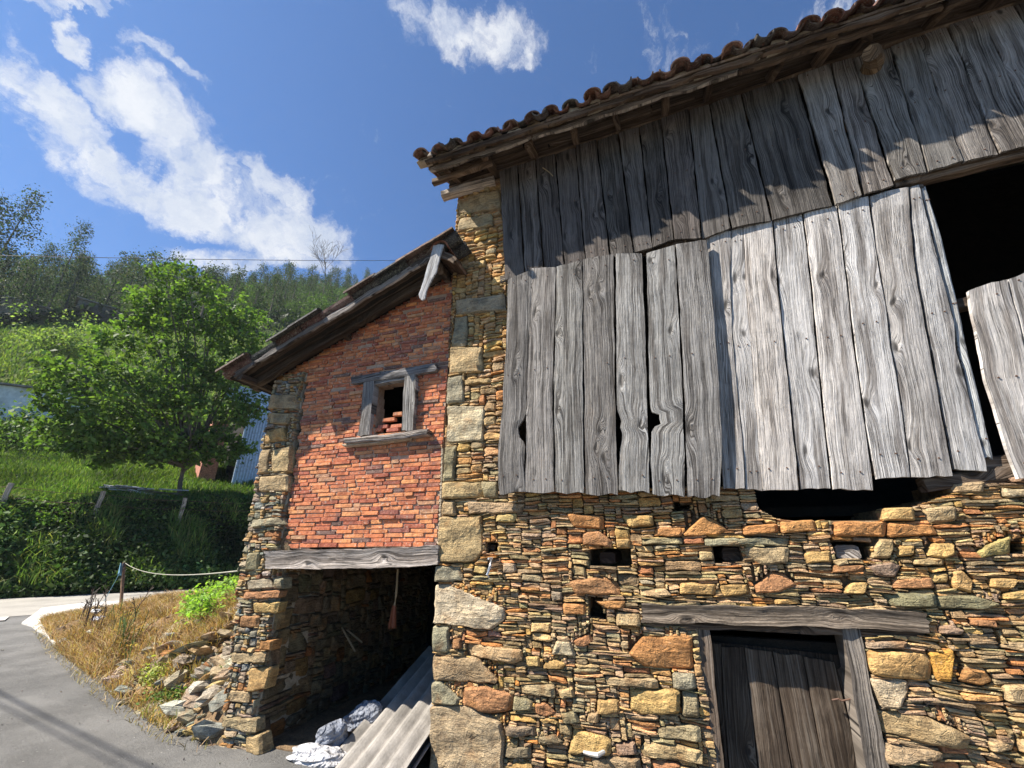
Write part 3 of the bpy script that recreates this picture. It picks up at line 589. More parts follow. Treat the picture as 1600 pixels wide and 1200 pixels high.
# burnt beam ends and quartz lump set in the holes
for (x, y, r, m_, c, lab) in ((953, 872, .055, M_BRWN, (.35, .3, .28), 'charred round beam end in its hole'), (1137, 866, .06, M_BRWN, (.5, .45, .42), 'charred beam end under the grey slate lintel'), (1066, 800, .03, M_BRWN, (.4, .35, .3), None), (1331, 862, .06, M_GREY, (1.2, 1.15, 1.1), 'pale split beam end in its hole'), (765, 856, .03, M_BRWN, (.3, .28, .26), None)):
    p = at(x, y, 3.83); a_ = random.uniform(-.03, .03)
    beam('beam_end', (p[0]+a_, 3.815 if 'pale' in (lab or '') else 3.84, p[2]), (p[0]-a_, 4.25, p[2]+.02), r*1.15, r*.8, barn, m_, tint=c, lab=lab)

# ---- plank cladding
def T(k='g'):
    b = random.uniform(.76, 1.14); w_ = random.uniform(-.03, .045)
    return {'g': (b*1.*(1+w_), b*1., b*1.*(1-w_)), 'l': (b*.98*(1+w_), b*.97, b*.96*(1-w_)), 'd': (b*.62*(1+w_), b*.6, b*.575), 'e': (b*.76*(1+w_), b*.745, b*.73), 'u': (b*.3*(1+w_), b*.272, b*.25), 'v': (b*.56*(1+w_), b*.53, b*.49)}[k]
UP = [((780, 272), (789, 435)), ((809, 262), (821, 427)), ((837, 253), (850, 418)), ((868, 243), (882, 415)), ((900, 233), (915, 405)), ((933, 222), (954, 397)), ((967, 212), (991, 392)), ((1000, 202), (1020, 384)), ((1033, 186), (1054, 373)), ((1077, 168), (1097, 371)),
      ((1109, 157), (1144, 353)), ((1159, 142), (1208, 340)), ((1249, 122), (1306, 314)), ((1301, 104), (1350, 303)), ((1336, 95), (1398, 288)), ((1395, 78), (1451, 266)), ((1437, 60), (1506, 250)), ((1485, 44), (1562, 238)), ((1535, 26), (1626, 222)), ((1590, 8), (1690, 206)), ((1650, -12), (1760, 190)), ((1712, -32), (1832, 172))]
UB = [(789, 437), (821, 431), (850, 422), (882, 416), (915, 412), (954, 402), (991, 394), (1020, 386), (1056, 374), (1098, 372), (1144, 355), (1208, 342), (1306, 318), (1350, 304), (1398, 288), (1451, 267), (1506, 251), (1562, 239), (1626, 223), (1690, 206), (1760, 190)]
GAPS = [.006, .004, .003, .003, .004, .006, .004, .003, .004, .007, .008, .016, .012, .005, .003, .003, .003, .003, .003, .003, .003]
for i in range(len(UP)-1):
    (a0, a1), (b0, b1) = UP[i], UP[i+1]
    if i == 13: a1 = (1350, 303)
    yy = 3.70+(.006 if i % 2 else 0)
    A = P3([a0, (a1[0], UB[i][1] if i != 14 else 279)], yy); nb = UB[i+1] if i+1 < len(UB) else b1
    B = P3([b0, (b1[0], nb[1] if i != 13 else 288)], yy)
    dz = np.array([0, 0, .05]); A[0] = tuple(np.array(A[0])+dz); B[0] = tuple(np.array(B[0])+dz)
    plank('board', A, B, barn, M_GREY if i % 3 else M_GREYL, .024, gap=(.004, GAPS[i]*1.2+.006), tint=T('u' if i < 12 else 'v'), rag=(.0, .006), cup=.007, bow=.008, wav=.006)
LG = [[(794, 439), (790, 542), (786, 600), (784, 640), (779, 690), (777, 719), (780, 774)], [(831, 422), (825, 553), (823, 600), (822, 649), (822, 700), (821, 730), (820, 766)],
      [(870, 419), (867, 542), (865, 600), (866, 672), (867, 730), (868, 768)], [(912, 408), (912, 542), (913, 600), (913, 650), (914, 720), (915, 773)], [(960, 398), (962, 542), (962, 600), (963, 640), (965, 700), (967, 768)],
      [(1006, 397), (1010, 480), (1012, 519), (1014, 603), (1016, 660), (1018, 716), (1019, 770)], [(1057, 384), (1062, 470), (1066, 542), (1069, 600), (1071, 660), (1073, 716), (1074, 778)], [(1104, 376), (1112, 450), (1119, 542), (1123, 600), (1126, 649), (1128, 700), (1125, 776)]]
LT = [431, 420, 412, 403, 396, 397, 383, 375]
for i in range(7):
    A = list(LG[i]); B = list(LG[i+1]); yb = [774, 768, 772, 772, 768, 776, 778][i]
    A[0] = (A[0][0]-1, A[0][1]-3); B[0] = (B[0][0], B[0][1]-2); B[-1] = (B[-1][0], yb-(4 if i == 6 else 0)); A[-1] = (A[-1][0], yb-4 if i in (2, 5) else yb)
    if i == 0: B = [(831, 420), (825, 553), (823, 600), (822, 645), (818, 651), (817, 659), (808, 664), (812, 671), (809, 680), (817, 686), (821, 694), (819, 730), (820, 766)]
    if i == 4: A = [(962, 396), (963, 542), (963, 600), (964, 636), (967, 648), (971, 655), (968, 668), (973, 680), (969, 700), (968, 722), (966, 768)]
    if i == 5: A = [(1010, 396), (1013, 519), (1014, 603), (1017, 643), (1023, 645), (1033, 648), (1030, 655), (1034, 662), (1025, 664), (1018, 672), (1017, 716), (1019, 772)]
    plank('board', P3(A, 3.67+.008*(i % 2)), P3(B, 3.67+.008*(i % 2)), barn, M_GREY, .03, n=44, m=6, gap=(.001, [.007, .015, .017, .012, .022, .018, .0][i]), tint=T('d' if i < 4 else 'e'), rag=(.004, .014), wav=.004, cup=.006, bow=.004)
RG = [[(1104, 366), (1112, 450), (1119, 542), (1125, 649), (1130, 766)], [(1143, 360), (1141, 425), (1144, 515), (1152, 610), (1160, 680), (1165, 764)], [(1162, 353), (1166, 447), (1174, 537), (1180, 620), (1192, 766)], [(1209, 344), (1217, 447), (1227, 540), (1236, 620), (1251, 763)],
      [(1256, 334), (1270, 447), (1279, 550), (1291, 668), (1302, 763)], [(1310, 320), (1325, 436), (1337, 540), (1355, 668), (1369, 766)], [(1359, 310), (1371, 391), (1386, 474), (1394, 540), (1412, 637), (1425, 745)], [(1422, 292), (1430, 391), (1438, 447), (1450, 510), (1457, 545), (1477, 652), (1493, 744)], [(1440, 292), (1452, 342), (1468, 410), (1482, 450), (1505, 530), (1530, 637), (1546, 716)]]
RB = [(764, 764), (764, 766), (766, 764), (763, 762), (763, 766), (747, 745), (745, 744), (733, 732)]
for i in range(8):
    A = list(RG[i]); B = list(RG[i+1]); A[-1] = (A[-1][0], RB[i][0]); B[-1] = (B[-1][0], RB[i][1])
    if i == 5: A[0] = (1310, 316); B[0] = (1359, 306)
    if i == 6: A[0] = (1361, 305); B[0] = (1423, 290)
    if i == 7: B = [(1436, 288), (1450, 342), (1466, 410), (1477, 450), (1490, 500), (1494, 545), (1512, 610), (1524, 660), (1540, 716), (1542, 735)]
    yy = 3.735+(.012 if i in (1, 3, 7) else 0)
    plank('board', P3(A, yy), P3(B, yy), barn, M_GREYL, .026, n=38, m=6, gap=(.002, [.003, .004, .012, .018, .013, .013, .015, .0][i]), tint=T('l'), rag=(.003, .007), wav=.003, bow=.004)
for A, B, t in (([(1513, 455), (1522, 500), (1540, 590), (1556, 640), (1575, 700), (1592, 745)], [(1573, 436), (1590, 500), (1612, 590), (1632, 670), (1655, 745)], 'l'), ([(1576, 436), (1594, 500), (1616, 590), (1636, 670), (1659, 745)], [(1640, 415), (1660, 500), (1685, 590), (1710, 670), (1735, 740)], 'g'), ([(1643, 415), (1663, 500), (1690, 590), (1714, 670), (1740, 740)], [(1710, 400), (1735, 500), (1760, 590), (1790, 670), (1820, 735)], 'g')):
    plank('board', P3(A, 3.70), P3(B, 3.70), barn, M_GREYL, .03, n=30, m=6, tint=T(t), rag=(.012, .012), bow=.006)
# shadow-side live-edge strip beside the opening, its rails and sills
plank('board', P3([(1440, 296), (1456, 350), (1470, 420), (1485, 470), (1500, 545), (1522, 640), (1536, 715)], 3.765), P3([(1446, 290), (1466, 352), (1486, 430), (1502, 500), (1512, 548), (1534, 637), (1552, 716)], 3.765), barn, M_GREYL, .02, tint=(.95, 1., 1.02), lab='narrow live-edge strip beside the dark opening')
beam('rail', at(1180, 745, 3.86), at(1760, 710, 3.86), .05, .045, barn, M_BRWN, tint=(1.1, 1.05, 1))
beam('rail', at(1392, 292, 3.80), at(1780, 196, 3.80), .05, .045, barn, M_BRWN, tint=(1.3, 1.2, 1.1))
beam('rail', at(1486, 482, 3.86), at(1720, 430, 3.86), .05, .05, barn, M_BRWN, tint=(.9, .85, .8))
beam('rail', at(784, 440, 3.82), at(1440, 300, 3.82), .045, .05, barn, M_BRWN, tint=(.8, .8, .8))
beam('rail', at(1440, 758, 3.83), at(1700, 722, 3.83), .05, .05, barn, M_BRWN, tint=(.9, .85, .8))
mb = MB()
for b in ((1.20, 1.52, 3.9, 4.2, 2.02, 2.14),): pass
# ---- door
door = plank('door', P3([(1108, 1002), (1126, 1210), (1150, 1330)], 3.965), P3([(1345, 1028), (1400, 1210), (1430, 1330)], 3.965), barn, M_BRWN, .02, tint=(.35, .32, .3), lab='dark weathered plank door sagging in its frame')
DP = [[(1108, 1004), (1120, 1100), (1132, 1200)], [(1127, 1010), (1130, 1090), (1139, 1200)], [(1163, 1013), (1175, 1110), (1185, 1200)], [(1208, 1020), (1220, 1092), (1238, 1200)], [(1256, 1027), (1278, 1150), (1290, 1200)], [(1307, 1045), (1330, 1132), (1344, 1200)], [(1342, 1048), (1362, 1132), (1382, 1200)]]
def ext(P, Y, z=-.62):
    Q = P3(P, Y); a, b = np.array(Q[-2]), np.array(Q[-1]); t_ = (z-b[2])/(b[2]-a[2]); return Q+[tuple(b+(b-a)*t_)]
for i in range(6):
    yy = 3.94+(.012 if i in (0, 5) else .004*(i % 2))
    A = list(DP[i]); B = list(DP[i+1]); B[0] = (B[0][0], B[0][1]-(2 if i < 4 else 12)) if i != 4 else (1307, 1036)
    plank('plank', ext(A, yy), ext(B, yy), door, M_BRWN, .022, n=40, m=5, gap=(.003, [.004, .004, .007, .004, .010, .002][i]), tint=tuple(random.uniform(.45, .75)*np.array((1.03, 1., .95))), rag=(.006, 0))
hook = MB(); V, F = tube([at(1300, 1094, 3.90), at(1310, 1092, 3.895), at(1316, 1095, 3.89), at(1330, 1092, 3.85), at(1338, 1090, 3.83), at(1344, 1094, 3.83)], .006, 6); hook.add(V, F)
M_IRON = flat('rusty_iron', (.13, .07, .045), .7)
hook.build('latch', M_IRON, door)
plank('door_post', ext([(1086, 974), (1104, 1200)], 3.80), ext([(1108, 976), (1131, 1200)], 3.80), barn, M_BRWN, .16, n=30, cup=.012, tint=(1.2, 1.2, 1.2), wav=.005)
plank('door_post', ext([(1312, 970), (1330, 1060), (1352, 1200)], 3.79), ext([(1340, 972), (1358, 1060), (1388, 1200)], 3.79), barn, M_GREY, .17, n=30, cup=.014, tint=(.5, .45, .4), wav=.006)
plank('lintel', P3([(1003, 944), (1100, 946), (1250, 948), (1360, 952), (1446, 958)], 3.765), P3([(1004, 975), (1100, 977), (1250, 982), (1350, 984), (1446, 993)], 3.765), barn, M_BEAM, .2, n=50, m=8, cup=.02, tint=(.56, .5, .42), wav=.008, rag=(.01, .03), gap=(0, .012), lab='long cracked timber lintel over the door')
plank('lintel', P3([(1010, 970), (1250, 977), (1444, 986)], 3.79), P3([(1010, 979), (1250, 990), (1438, 1000)], 3.79), barn, M_BRWN, .2, n=30, m=4, cup=.01, tint=(.9, .8, .7), wav=.006)
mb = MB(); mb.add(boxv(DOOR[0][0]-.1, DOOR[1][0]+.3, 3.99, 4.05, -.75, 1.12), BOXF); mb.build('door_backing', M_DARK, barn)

# ---- roof
def rz(x, y): return 5.985+.52*(y-3.08)+.05*(x+2.2)
def ye(x): return .035*(x+2.2)   # the eave line creeps back towards the wall
SL = Vector((0, 1, .52)).normalized(); SU = Vector((0, -.52, 1)).normalized()
rs = MB()
rs.add([(-2.18, 3.16, rz(-2.18, 3.16)+.035), (14.2, 3.74, rz(14.2, 3.74)+.035), (14.2, 10.4, rz(14.2, 10.4)+.035), (-2.18, 10.4, rz(-2.18, 10.4)+.035)]+[(-2.18, 3.1, rz(-2.18, 3.1)+.05), (14.2, 3.74, rz(14.2, 3.74)+.05), (14.2, 10.4, rz(14.2, 10.4)+.05), (-2.18, 10.4, rz(-2.18, 10.4)+.05)], [(0, 3, 2, 1), (4, 5, 6, 7), (0, 1, 5, 4), (1, 2, 6, 5), (2, 3, 7, 6), (3, 0, 4, 7)])
roof = rs.build('roof', M_DARK, barn)
for k in range(5):
    y0 = 3.10+.15*k; x0 = -2.16+random.uniform(0, .06); segs = [x0]
    while segs[-1] < 3.9: segs.append(segs[-1]+random.uniform(1.1, 2.2))
    for a, b in zip(segs[:-1], segs[1:]):
        wob = random.uniform(-.02, .02)
        A = [(x, y0+ye(x)+.01*n1(x*3, k), rz(x, y0+ye(x))+wob*.3+.012*n1(x*2.3, k+2)) for x in np.linspace(a+.01, b-.01, 6)]; B = [(x, y0+ye(x)+.15, rz(x, y0+ye(x)+.15)+wob*.3+.012*n1(x*2.1, k+4)) for x in np.linspace(a+.01, b-.01, 6)]
        plank('sheathing_board', A, B, roof, M_BRWN, .02, out=tuple(-SU), n=22, m=4, tint=tuple(random.uniform(.6, 1.3)*np.array((1, .92, .84))), wav=.012, cup=.006, tilt=random.uniform(-.01, .01))
# fascia of long split boards under the tiles
for k, (yy, dz0, hh) in enumerate(((3.10, -.005, .035), (3.20, -.045, .055))):
    x0 = -2.12
    while x0 < 3.8:
        L = random.uniform(1.0, 2.4); xs = np.linspace(x0, x0+L, 7)
        A = [(x, yy+ye(x), rz(x, yy+ye(x))+dz0+.01*n1(x*2.1, k)) for x in xs]; B = [(x, yy+ye(x)+.01, rz(x, yy+ye(x))+dz0-hh+.014*n1(x*2.9, k+5)) for x in xs]
        plank('fascia_board', A, B, roof, M_BRWN if random.random() < .7 else M_GREY, .03, out=(0, -1, 0), n=40, m=4, wav=.016, tint=tuple(random.uniform(.35, .85)*np.array((1.1, .95, .82))), rag=(.02, .03)); x0 += L+random.uniform(-.01, .05)
xs_ = [-1.95, -1.52, -.98, -.42, .12, .62, 1.1, 1.62, 2.12, 2.5, 3.0, 3.5, 4.2, 5.]
for i, x in enumerate(xs_):
    hw = random.uniform(.03, .05); y0 = 3.2+ye(x)+random.uniform(0, .18); sk = random.uniform(-.08, .08)
    beam('rafter', (x+sk, y0, rz(x, y0)-.06), (x, 4.6, rz(x, 4.6)-.06), hw, .045, roof, M_BRWN, tint=tuple(random.uniform(.6, 1.2)*np.array((1.1, .95, .8))), wob=.012)
plank('wall_plate', [(x, 3.69, rz(x, 3.7)+.0) for x in np.linspace(-2.12, 4.6, 8)], [(x, 3.69, 6.225+.05*(x+1.4)) for x in np.linspace(-2.12, 4.6, 8)], barn, M_BRWN, .14, n=60, m=5, tint=(.9, .8, .7), cup=.012, wav=.008)
mb = MB(); V, F = tube([at(1362, 82, 3.46), at(1366, 96, 3.62), (at(1368, 98, 3.7)[0], 4.5, at(1368, 98, 3.7)[2]+.1)], [.075, .085, .09], 9); mb.add(V, F, (1.6, 1.35, 1.0), [(i*.02, i*.03, 3.) for i in range(len(V))]); mb.build('log_end', M_BRWN, roof)
beam('beam_end', (-2.22, 3.70, 6.07), (-1.5, 3.78, 6.16), .06, .05, barn, M_GREY, tint=(1.2, 1.05, .9), lab='sunlit rotten beam end at the barn corner')
beam('beam_end', (-2.2, 3.42, 6.02), (-1.4, 3.42, 6.06), .035, .035, roof, M_BRWN, tint=(1, .9, .8))
def tile_geo(o, ax, rt, up, L, r0, r1, inv=False, k=8, th=.013, fl=.9):
    V = []; F = []
    for s_ in (0, 1):
        for i in range(3):
            f = i/2; r = (r0+(r1-r0)*f)-(th if s_ else 0)
            for j in range(k+1):
                a = math.pi*j/k; hh = math.sin(a)*r*fl*(-1 if inv else 1)
                V.append(tuple(o+ax*(L*f)+rt*(math.cos(a)*r)+up*hh))
    N = 3*(k+1)
    for i in range(2):
        for j in range(k):
            a = i*(k+1)+j; F += [(a, a+1, a+k+2, a+k+1), (N+a, N+a+k+1, N+a+k+2, N+a+1)]
    for j in range(k): F += [(j, N+j, N+j+1, j+1), (2*(k+1)+j, 2*(k+1)+j+1, N+2*(k+1)+j+1, N+2*(k+1)+j)]
    for i in range(2):
        for j in (0, k): a = i*(k+1)+j; F.append((a, a+k+1, N+a+k+1, N+a))
    return V, F
TC = [(.26, .10, .06), (.32, .13, .08), (.2, .095, .065), (.17, .12, .09), (.36, .17, .11), (.14, .1, .08)]
rest = MB(); ntile = 0
X_AX = Vector((1, 0, .05)).normalized()
for r_ in range(17):
    for i in range(42):
        x = -2.15+.222*i
        for inv in (False, True):
            jx, jy, ja = random.uniform(-.02, .02), random.uniform(-.05, .04), random.uniform(-.08, .08)
            xx = x+(.111 if inv else 0)+jx; y = 3.01+ye(x)+(.0 if inv else .02)+r_*.36+jy
            o_ = Vector((xx, y, rz(xx, y)+(.125 if inv else .065)+random.uniform(-.012, .02))); ax = (SL+X_AX*ja).normalized(); rt = ax.cross(SU).normalized()
            c = jit(np.array(random.choice(TC))*(.78, .9, 1.), .15)
            V, F = tile_geo(o_, ax, rt, SU, .44, .082 if inv else .094, .094 if inv else .08, inv, 8 if r_ < 2 else 4, .015, .76)
            if r_ == 0 and i < 28: mesh('roof_tile', V, F, M_TILE, roof, col=c)
            elif i < 38: rest.add(V, F, c)
tag(rest.build('roof_tiles_behind', M_TILE, roof), kind='stuff')
for i in range(27):  # broken bits and mortar bedding under the cover tiles
    x = -2.15+.222*i+random.uniform(-.01, .01); V, F = stone_geo(refine([(x-.085, rz(x, 3.08+ye(x))+.03), (x+.085, rz(x, 3.08+ye(x))+.035), (x+.05, rz(x, 3.08+ye(x))+.11), (x-.04, rz(x, 3.08+ye(x))+.115)], .04), lambda u, v, d: (u, 3.11+ye(u)-d, v), .0, True)
    mesh('bedding', V, F, M_LIME if random.random() < .6 else M_MORTAR, roof)
for (x, y, a) in ((671, 242, .05),):
    p = at(x, y, 3.0); V, F = stone_geo([(p[0]-.03, p[2]-.02), (p[0]+.03, p[2]-.02), (p[0]+.012, p[2]+a)], lambda u, v, d: (u, 3.0-d*.3, v), .02, False); mesh('tile_shard', V, F, M_TILE, roof, col=(.3, .25, .2))
# ------------------------------------------------------------------ the brick shed leaning on the barn
shed = root('brick_shed', (-3.3, 3.8, 0), 'narrow red brick outbuilding with stone pier and dark open bay', 'outbuilding')
ALF = math.atan(.428)
def sz(x): return 3.735+.428*(x+4.93)        # top of the roof boards along the verge
# pier
Pw = Wall(-4.62, -3.85, -.12, 3.86)
le = np.interp(Pw.V, [-.12, .3, 1.5, 2.4, 3.64], [-4.20, -4.26, -4.46, -4.50, -4.56]); ri = np.interp(Pw.V, [0, 1.53, 1.54, 1.8, 2.4, 3.0, 3.86], [-3.87, -3.87, -3.87, -3.98, -4.02, -4.07, -4.09])
Pw.keep((Pw.U > le+.012*np.sin(Pw.V*23)) & (Pw.U < ri+.015*np.sin(Pw.V*17)))
Pw.occ |= inpoly(px2([(414, 860), (450, 860), (450, 889), (414, 889)]), Pw.U, Pw.V)
for P, c in [([(408, 745), (452, 742), (450, 768), (404, 768)], 't'), ([(424, 618), (462, 616), (466, 640), (420, 640)], 'n'), ([(420, 645), (455, 646), (452, 664), (420, 662)], 'n'), ([(416, 672), (446, 668), (450, 690), (414, 694)], 'y'), ([(410, 702), (424, 700), (420, 740), (404, 742)], 'n'), ([(428, 702), (456, 696), (454, 738), (426, 738)], 't'),
             ([(396, 812), (440, 808), (446, 820), (396, 824)], 'b'), ([(392, 864), (408, 862), (404, 890), (386, 892)], 'g'), ([(384, 906), (422, 904), (428, 918), (386, 922)], 'b'), ([(430, 904), (446, 902), (445, 920), (428, 920)], 'b'), ([(380, 924), (440, 922), (438, 934), (380, 936)], 'r'),
             ([(408, 1000), (430, 1000), (426, 1016), (404, 1016)], 'o'), ([(362, 1020), (418, 1018), (418, 1034), (360, 1036)], 'n'), ([(392, 1044), (424, 1042), (418, 1076), (388, 1080)], 'y'), ([(360, 1078), (394, 1080), (392, 1098), (358, 1096)], 'n'), ([(348, 1118), (402, 1122), (404, 1144), (346, 1136)], 'n'), ([(386, 1148), (410, 1146), (414, 1180), (386, 1174)], 't'),
             ([(394, 942), (440, 940), (436, 958), (394, 958)], 'y'), ([(376, 962), (408, 962), (406, 980), (372, 980)], 'r')]: Pw.put(px2(P), c, .03)
def size_p(u, v): r = random.random(); return (random.uniform(.07, .2), random.uniform(.05, .09)) if r < .3 else ((random.uniform(.05, .2), random.uniform(.03, .05)) if r < .65 else (random.uniform(.06, .26), random.uniform(.018, .03)))
def pal_p(u, v, w_, h_): return jit(PAL[random.choices('ntygobrw', [26, 22, 18, 14, 8, 8, 6, 5])[0]], .16)
Pw.fill(size_p, pal_p, prot=(0, .035))
pier = Pw.build(shed, lambda u, v, d: (u, YW+.01-d, v), 'stone_pier', M_LIME, 150, .6)
# inner face of the pier, seen through the bay
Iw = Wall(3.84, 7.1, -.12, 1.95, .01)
for P, c in [([(436, 1046), (480, 1052), (482, 1092), (428, 1096)], 'n'), ([(486, 1052), (520, 1052), (520, 1080), (484, 1082)], 'n')]: pass
Iw.fill(lambda u, v: (random.uniform(.12, .42), random.uniform(.08, .2)) if random.random() < .45 else (random.uniform(.1, .4), random.uniform(.03, .07)), lambda u, v, a, b: jit(np.array(PAL[random.choices('ntygop', [34, 22, 8, 14, 3, 2])[0]])*np.array((.52, .44, .36)), .15), prot=(0, .03))  # palette darkened so the dimness of the bay sits in the stone colour
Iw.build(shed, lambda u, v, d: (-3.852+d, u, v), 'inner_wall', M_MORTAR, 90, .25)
# brickwork
Bw = Wall(-4.6, -2.05, 1.70, 5.05, .006)
lf = np.interp(Bw.V, [1.7, 1.75, 2.3, 3.0, 3.5, 3.72, 3.74, 5.1], [-3.94, -3.93, -3.98, -4.02, -4.06, -4.06, -4.56, -4.56])+.02*np.sin(Bw.V*31)
Bw.keep((Bw.U > lf) & (Bw.V < sz(Bw.U)-.05) & (Bw.V > 1.74+.012*(Bw.U+4)))
WIN = px2([(581, 598), (633, 590), (631, 672), (580, 676)]); Bw.cut(WIN)
WINB = px2([(582, 650), (632, 640), (631, 672), (580, 676)])
core = None
def brick_geo(P, mp, pr):
    P = np.array(P); c = P.mean(0); V = []; a, b = random.uniform(-.02, .02), random.uniform(-.06, .06)
    for f, d in ((1, -.05), (1, pr-.004), (.95, pr)):
        for p in P: q_ = c+(p-c)*(f if f == 1 else np.array([.975, .88])); V.append(mp(q_[0], q_[1], d+(0 if d < -.01 else (q_[0]-c[0])*a+(q_[1]-c[1])*b+random.uniform(-.0012, .0012))))
    n = len(P); F = []
    for r_ in range(2):
        for i in range(n): j = (i+1) % n; F.append((r_*n+i, r_*n+j, (r_+1)*n+j, (r_+1)*n+i))
    F.append(tuple(2*n+i for i in range(n))); return V, F
bricks = []; v = 1.748; row = 0
while v < 5.0:
    hh = random.uniform(.034, .039); u = -4.7+random.uniform(0, .2)
    messy = max(0, min(1, (v-3.3)/.8))
    while u < -2.05:
        L = random.uniform(.2, .255) if random.random() < .75-.3*messy else random.uniform(.08, .16)
        u1 = min(u+L, -2.06); uc, vc = (u+u1)/2, v+hh/2
        def ok(a, b):
            i, j = int((a-Bw.u0)/Bw.c), int((b-Bw.v0)/Bw.c); return 0 <= i < Bw.nu and 0 <= j < Bw.nv and not Bw.hole[i, j]
        a0, a1 = u, u1
        for _ in range(30):
            if not ok(a0+.004, vc): a0 += .012
            if not ok(a1-.004, vc): a1 -= .012
        if a1-a0 > .035 and ok((a0+a1)/2, vc+hh*.4) and ok((a0+a1)/2, vc):
            dy = .004*n1(uc*5, row)+.008*n1(uc*1.3, 2)+.014*(uc+4)/2; cx_ = lambda: random.uniform(.002, .009); cy_ = lambda: random.uniform(.002, .012); j_ = lambda: random.uniform(-.0025, .0025)
            x0, x1, y0, y1 = a0+.004, a1-.004, v+dy, v+dy+hh
            P = [(x0+cx_(), y0+j_()), (x1-cx_(), y0+j_()), (x1, y0+cy_()), (x1, y1-cy_()), (x1-cx_(), y1+j_()), (x0+cx_(), y1+j_()), (x0, y1-cy_()), (x0, y0+cy_())]
            if random.random() > .012: bricks.append((P, v))
        u = u1+random.uniform(.004, .012)
    v += hh+random.uniform(.005, .009); row += 1
BC = [((.62, .23, .11), 40), ((.54, .19, .105), 28), ((.70, .31, .15), 26), ((.40, .13, .085), 13), ((.32, .13, .105), 6), ((.2, .13, .12), 5), ((.52, .3, .2), 10)]
bwall = Bw.build(shed, lambda u, v, d: (u, YW+.028-d, v), 'brick_wall', M_BMORT, 0, .22)
mpb = lambda u, v, d: (u, YW+.028-d, v)
cnt = 0; restb = MB(); bricks.sort(key=lambda b: b[1])
for P, v in bricks:
    V, F = brick_geo(P, mpb, random.uniform(-.023, -.011)+(random.uniform(0, .014) if random.random() < .2 else 0))
    c = jit(np.array(random.choices([b[0] for b in BC], [b[1]*(1 if (v < 3.3 or b[0][0] < .5) else .6) for b in BC])[0])*(1.04, .97, .82), .10); W = np.tile(RN.uniform(0, 30, 3), (len(V), 1))
    if cnt < 300: mesh('brick', V, F, M_BRICK, bwall, col=c, uvw=W)
    else: restb.add(V, F, c, W)
    cnt += 1
if restb.V: tag(restb.build('upper_bricks', M_BRICK, bwall), kind='stuff')
# lime pointing either side of the brick panel
def strip(name, A, B, Y, n=90, mat=M_LIME):
    A = poly_resample([at(x, y, Y) for x, y in A], n); B = poly_resample([at(x, y, Y) for x, y in B], n); V = []; F = []
    for i in range(n):
        for k in range(4):
            f = k/3; p = A[i]+(B[i]-A[i])*f; wj = (.016*n1(i*.5, k*3)+random.uniform(-.006, .006)) if k in (0, 3) else 0; V.append((p[0]+wj, Y-(.006*math.sin(math.pi*f)+.005*n1(i*.9+k, 1)+random.uniform(-.003, .003)) if k in (1, 2) else Y+.03, p[2]))
    for i in range(n-1):
        for k in range(3): a = i*4+k; F.append((a, a+1, a+5, a+4))
    return mesh(name, V, F, mat, shed)
strip('pointing', [(688, 700), (686, 760), (682, 850)], [(694, 700), (693, 760), (689, 850)], 3.80)
# window
win = root_w = plank('window_frame', P3([(547, 589), (600, 580), (680, 567)], 3.775), P3([(548, 599), (602, 592), (681, 579)], 3.775), shed, M_GREY, .1, n=24, tint=(.5, .5, .52), wav=.006, rag=(.01, .015), lab='small glassless window framed in grey timber')
plank('header', P3([(582, 592), (634, 582)], 3.80), P3([(583, 601), (634, 592)], 3.80), win, M_GREY, .08, n=14, tint=(.6, .6, .6))
plank('jamb', P3([(567, 593), (564, 640), (558, 681)], 3.785), P3([(584, 592), (580, 640), (576, 680)], 3.785), win, M_GREY, .1, n=24, tint=(.55, .53, .52), wav=.005)
plank('jamb', P3([(632, 581), (629, 630), (627, 673)], 3.785), P3([(650, 579), (648, 630), (645, 671)], 3.785), win, M_GREY, .1, n=24, tint=(.68, .67, .65), wav=.005)
plank('sill', P3([(536, 685), (600, 679), (667, 670)], 3.75), P3([(537, 692), (600, 688), (667, 679)], 3.75), win, M_BEAM, .1, n=24, tint=(.8, .77, .74), wav=.006, rag=(.012, .01))
strip('sill_mortar', [(532, 693), (600, 688), (650, 681)], [(538, 699), (600, 693), (640, 687)], 3.79, 24)
for (x, y, wd, c) in ((606, 655, .17, 0), (597, 666, .13, 3), (618, 665, .15, 1), (620, 646, .12, 2), (590, 671, .08, 1), (612, 671, .16, 3)):
    p = at(x, y, 3.86); P = [(p[0]-wd/2, p[2]-.02), (p[0]+wd/2, p[2]-.02), (p[0]+wd/2-.005, p[2]+.02), (p[0]-wd/2+.005, p[2]+.02)]
    V, F = brick_geo(P, lambda u, v, d: (u, 3.87-d, v), .0); mesh('loose_brick', V, F, M_BRICK, win, col=BC[c][0], uvw=np.tile((3, 1, 2), (len(V), 1)))
# beam over the bay
plank('lintel', P3([(415, 861), (480, 859), (560, 858), (640, 855), (685, 852)], 3.745), P3([(415, 888), (480, 889), (560, 888), (640, 886), (684, 881)], 3.745), shed, M_BEAM, .26, n=60, m=9, cup=.02, wav=.006, rag=(.012, .01), tint=(1, .97, .94), lab='thick bleached timber beam over the dark bay')
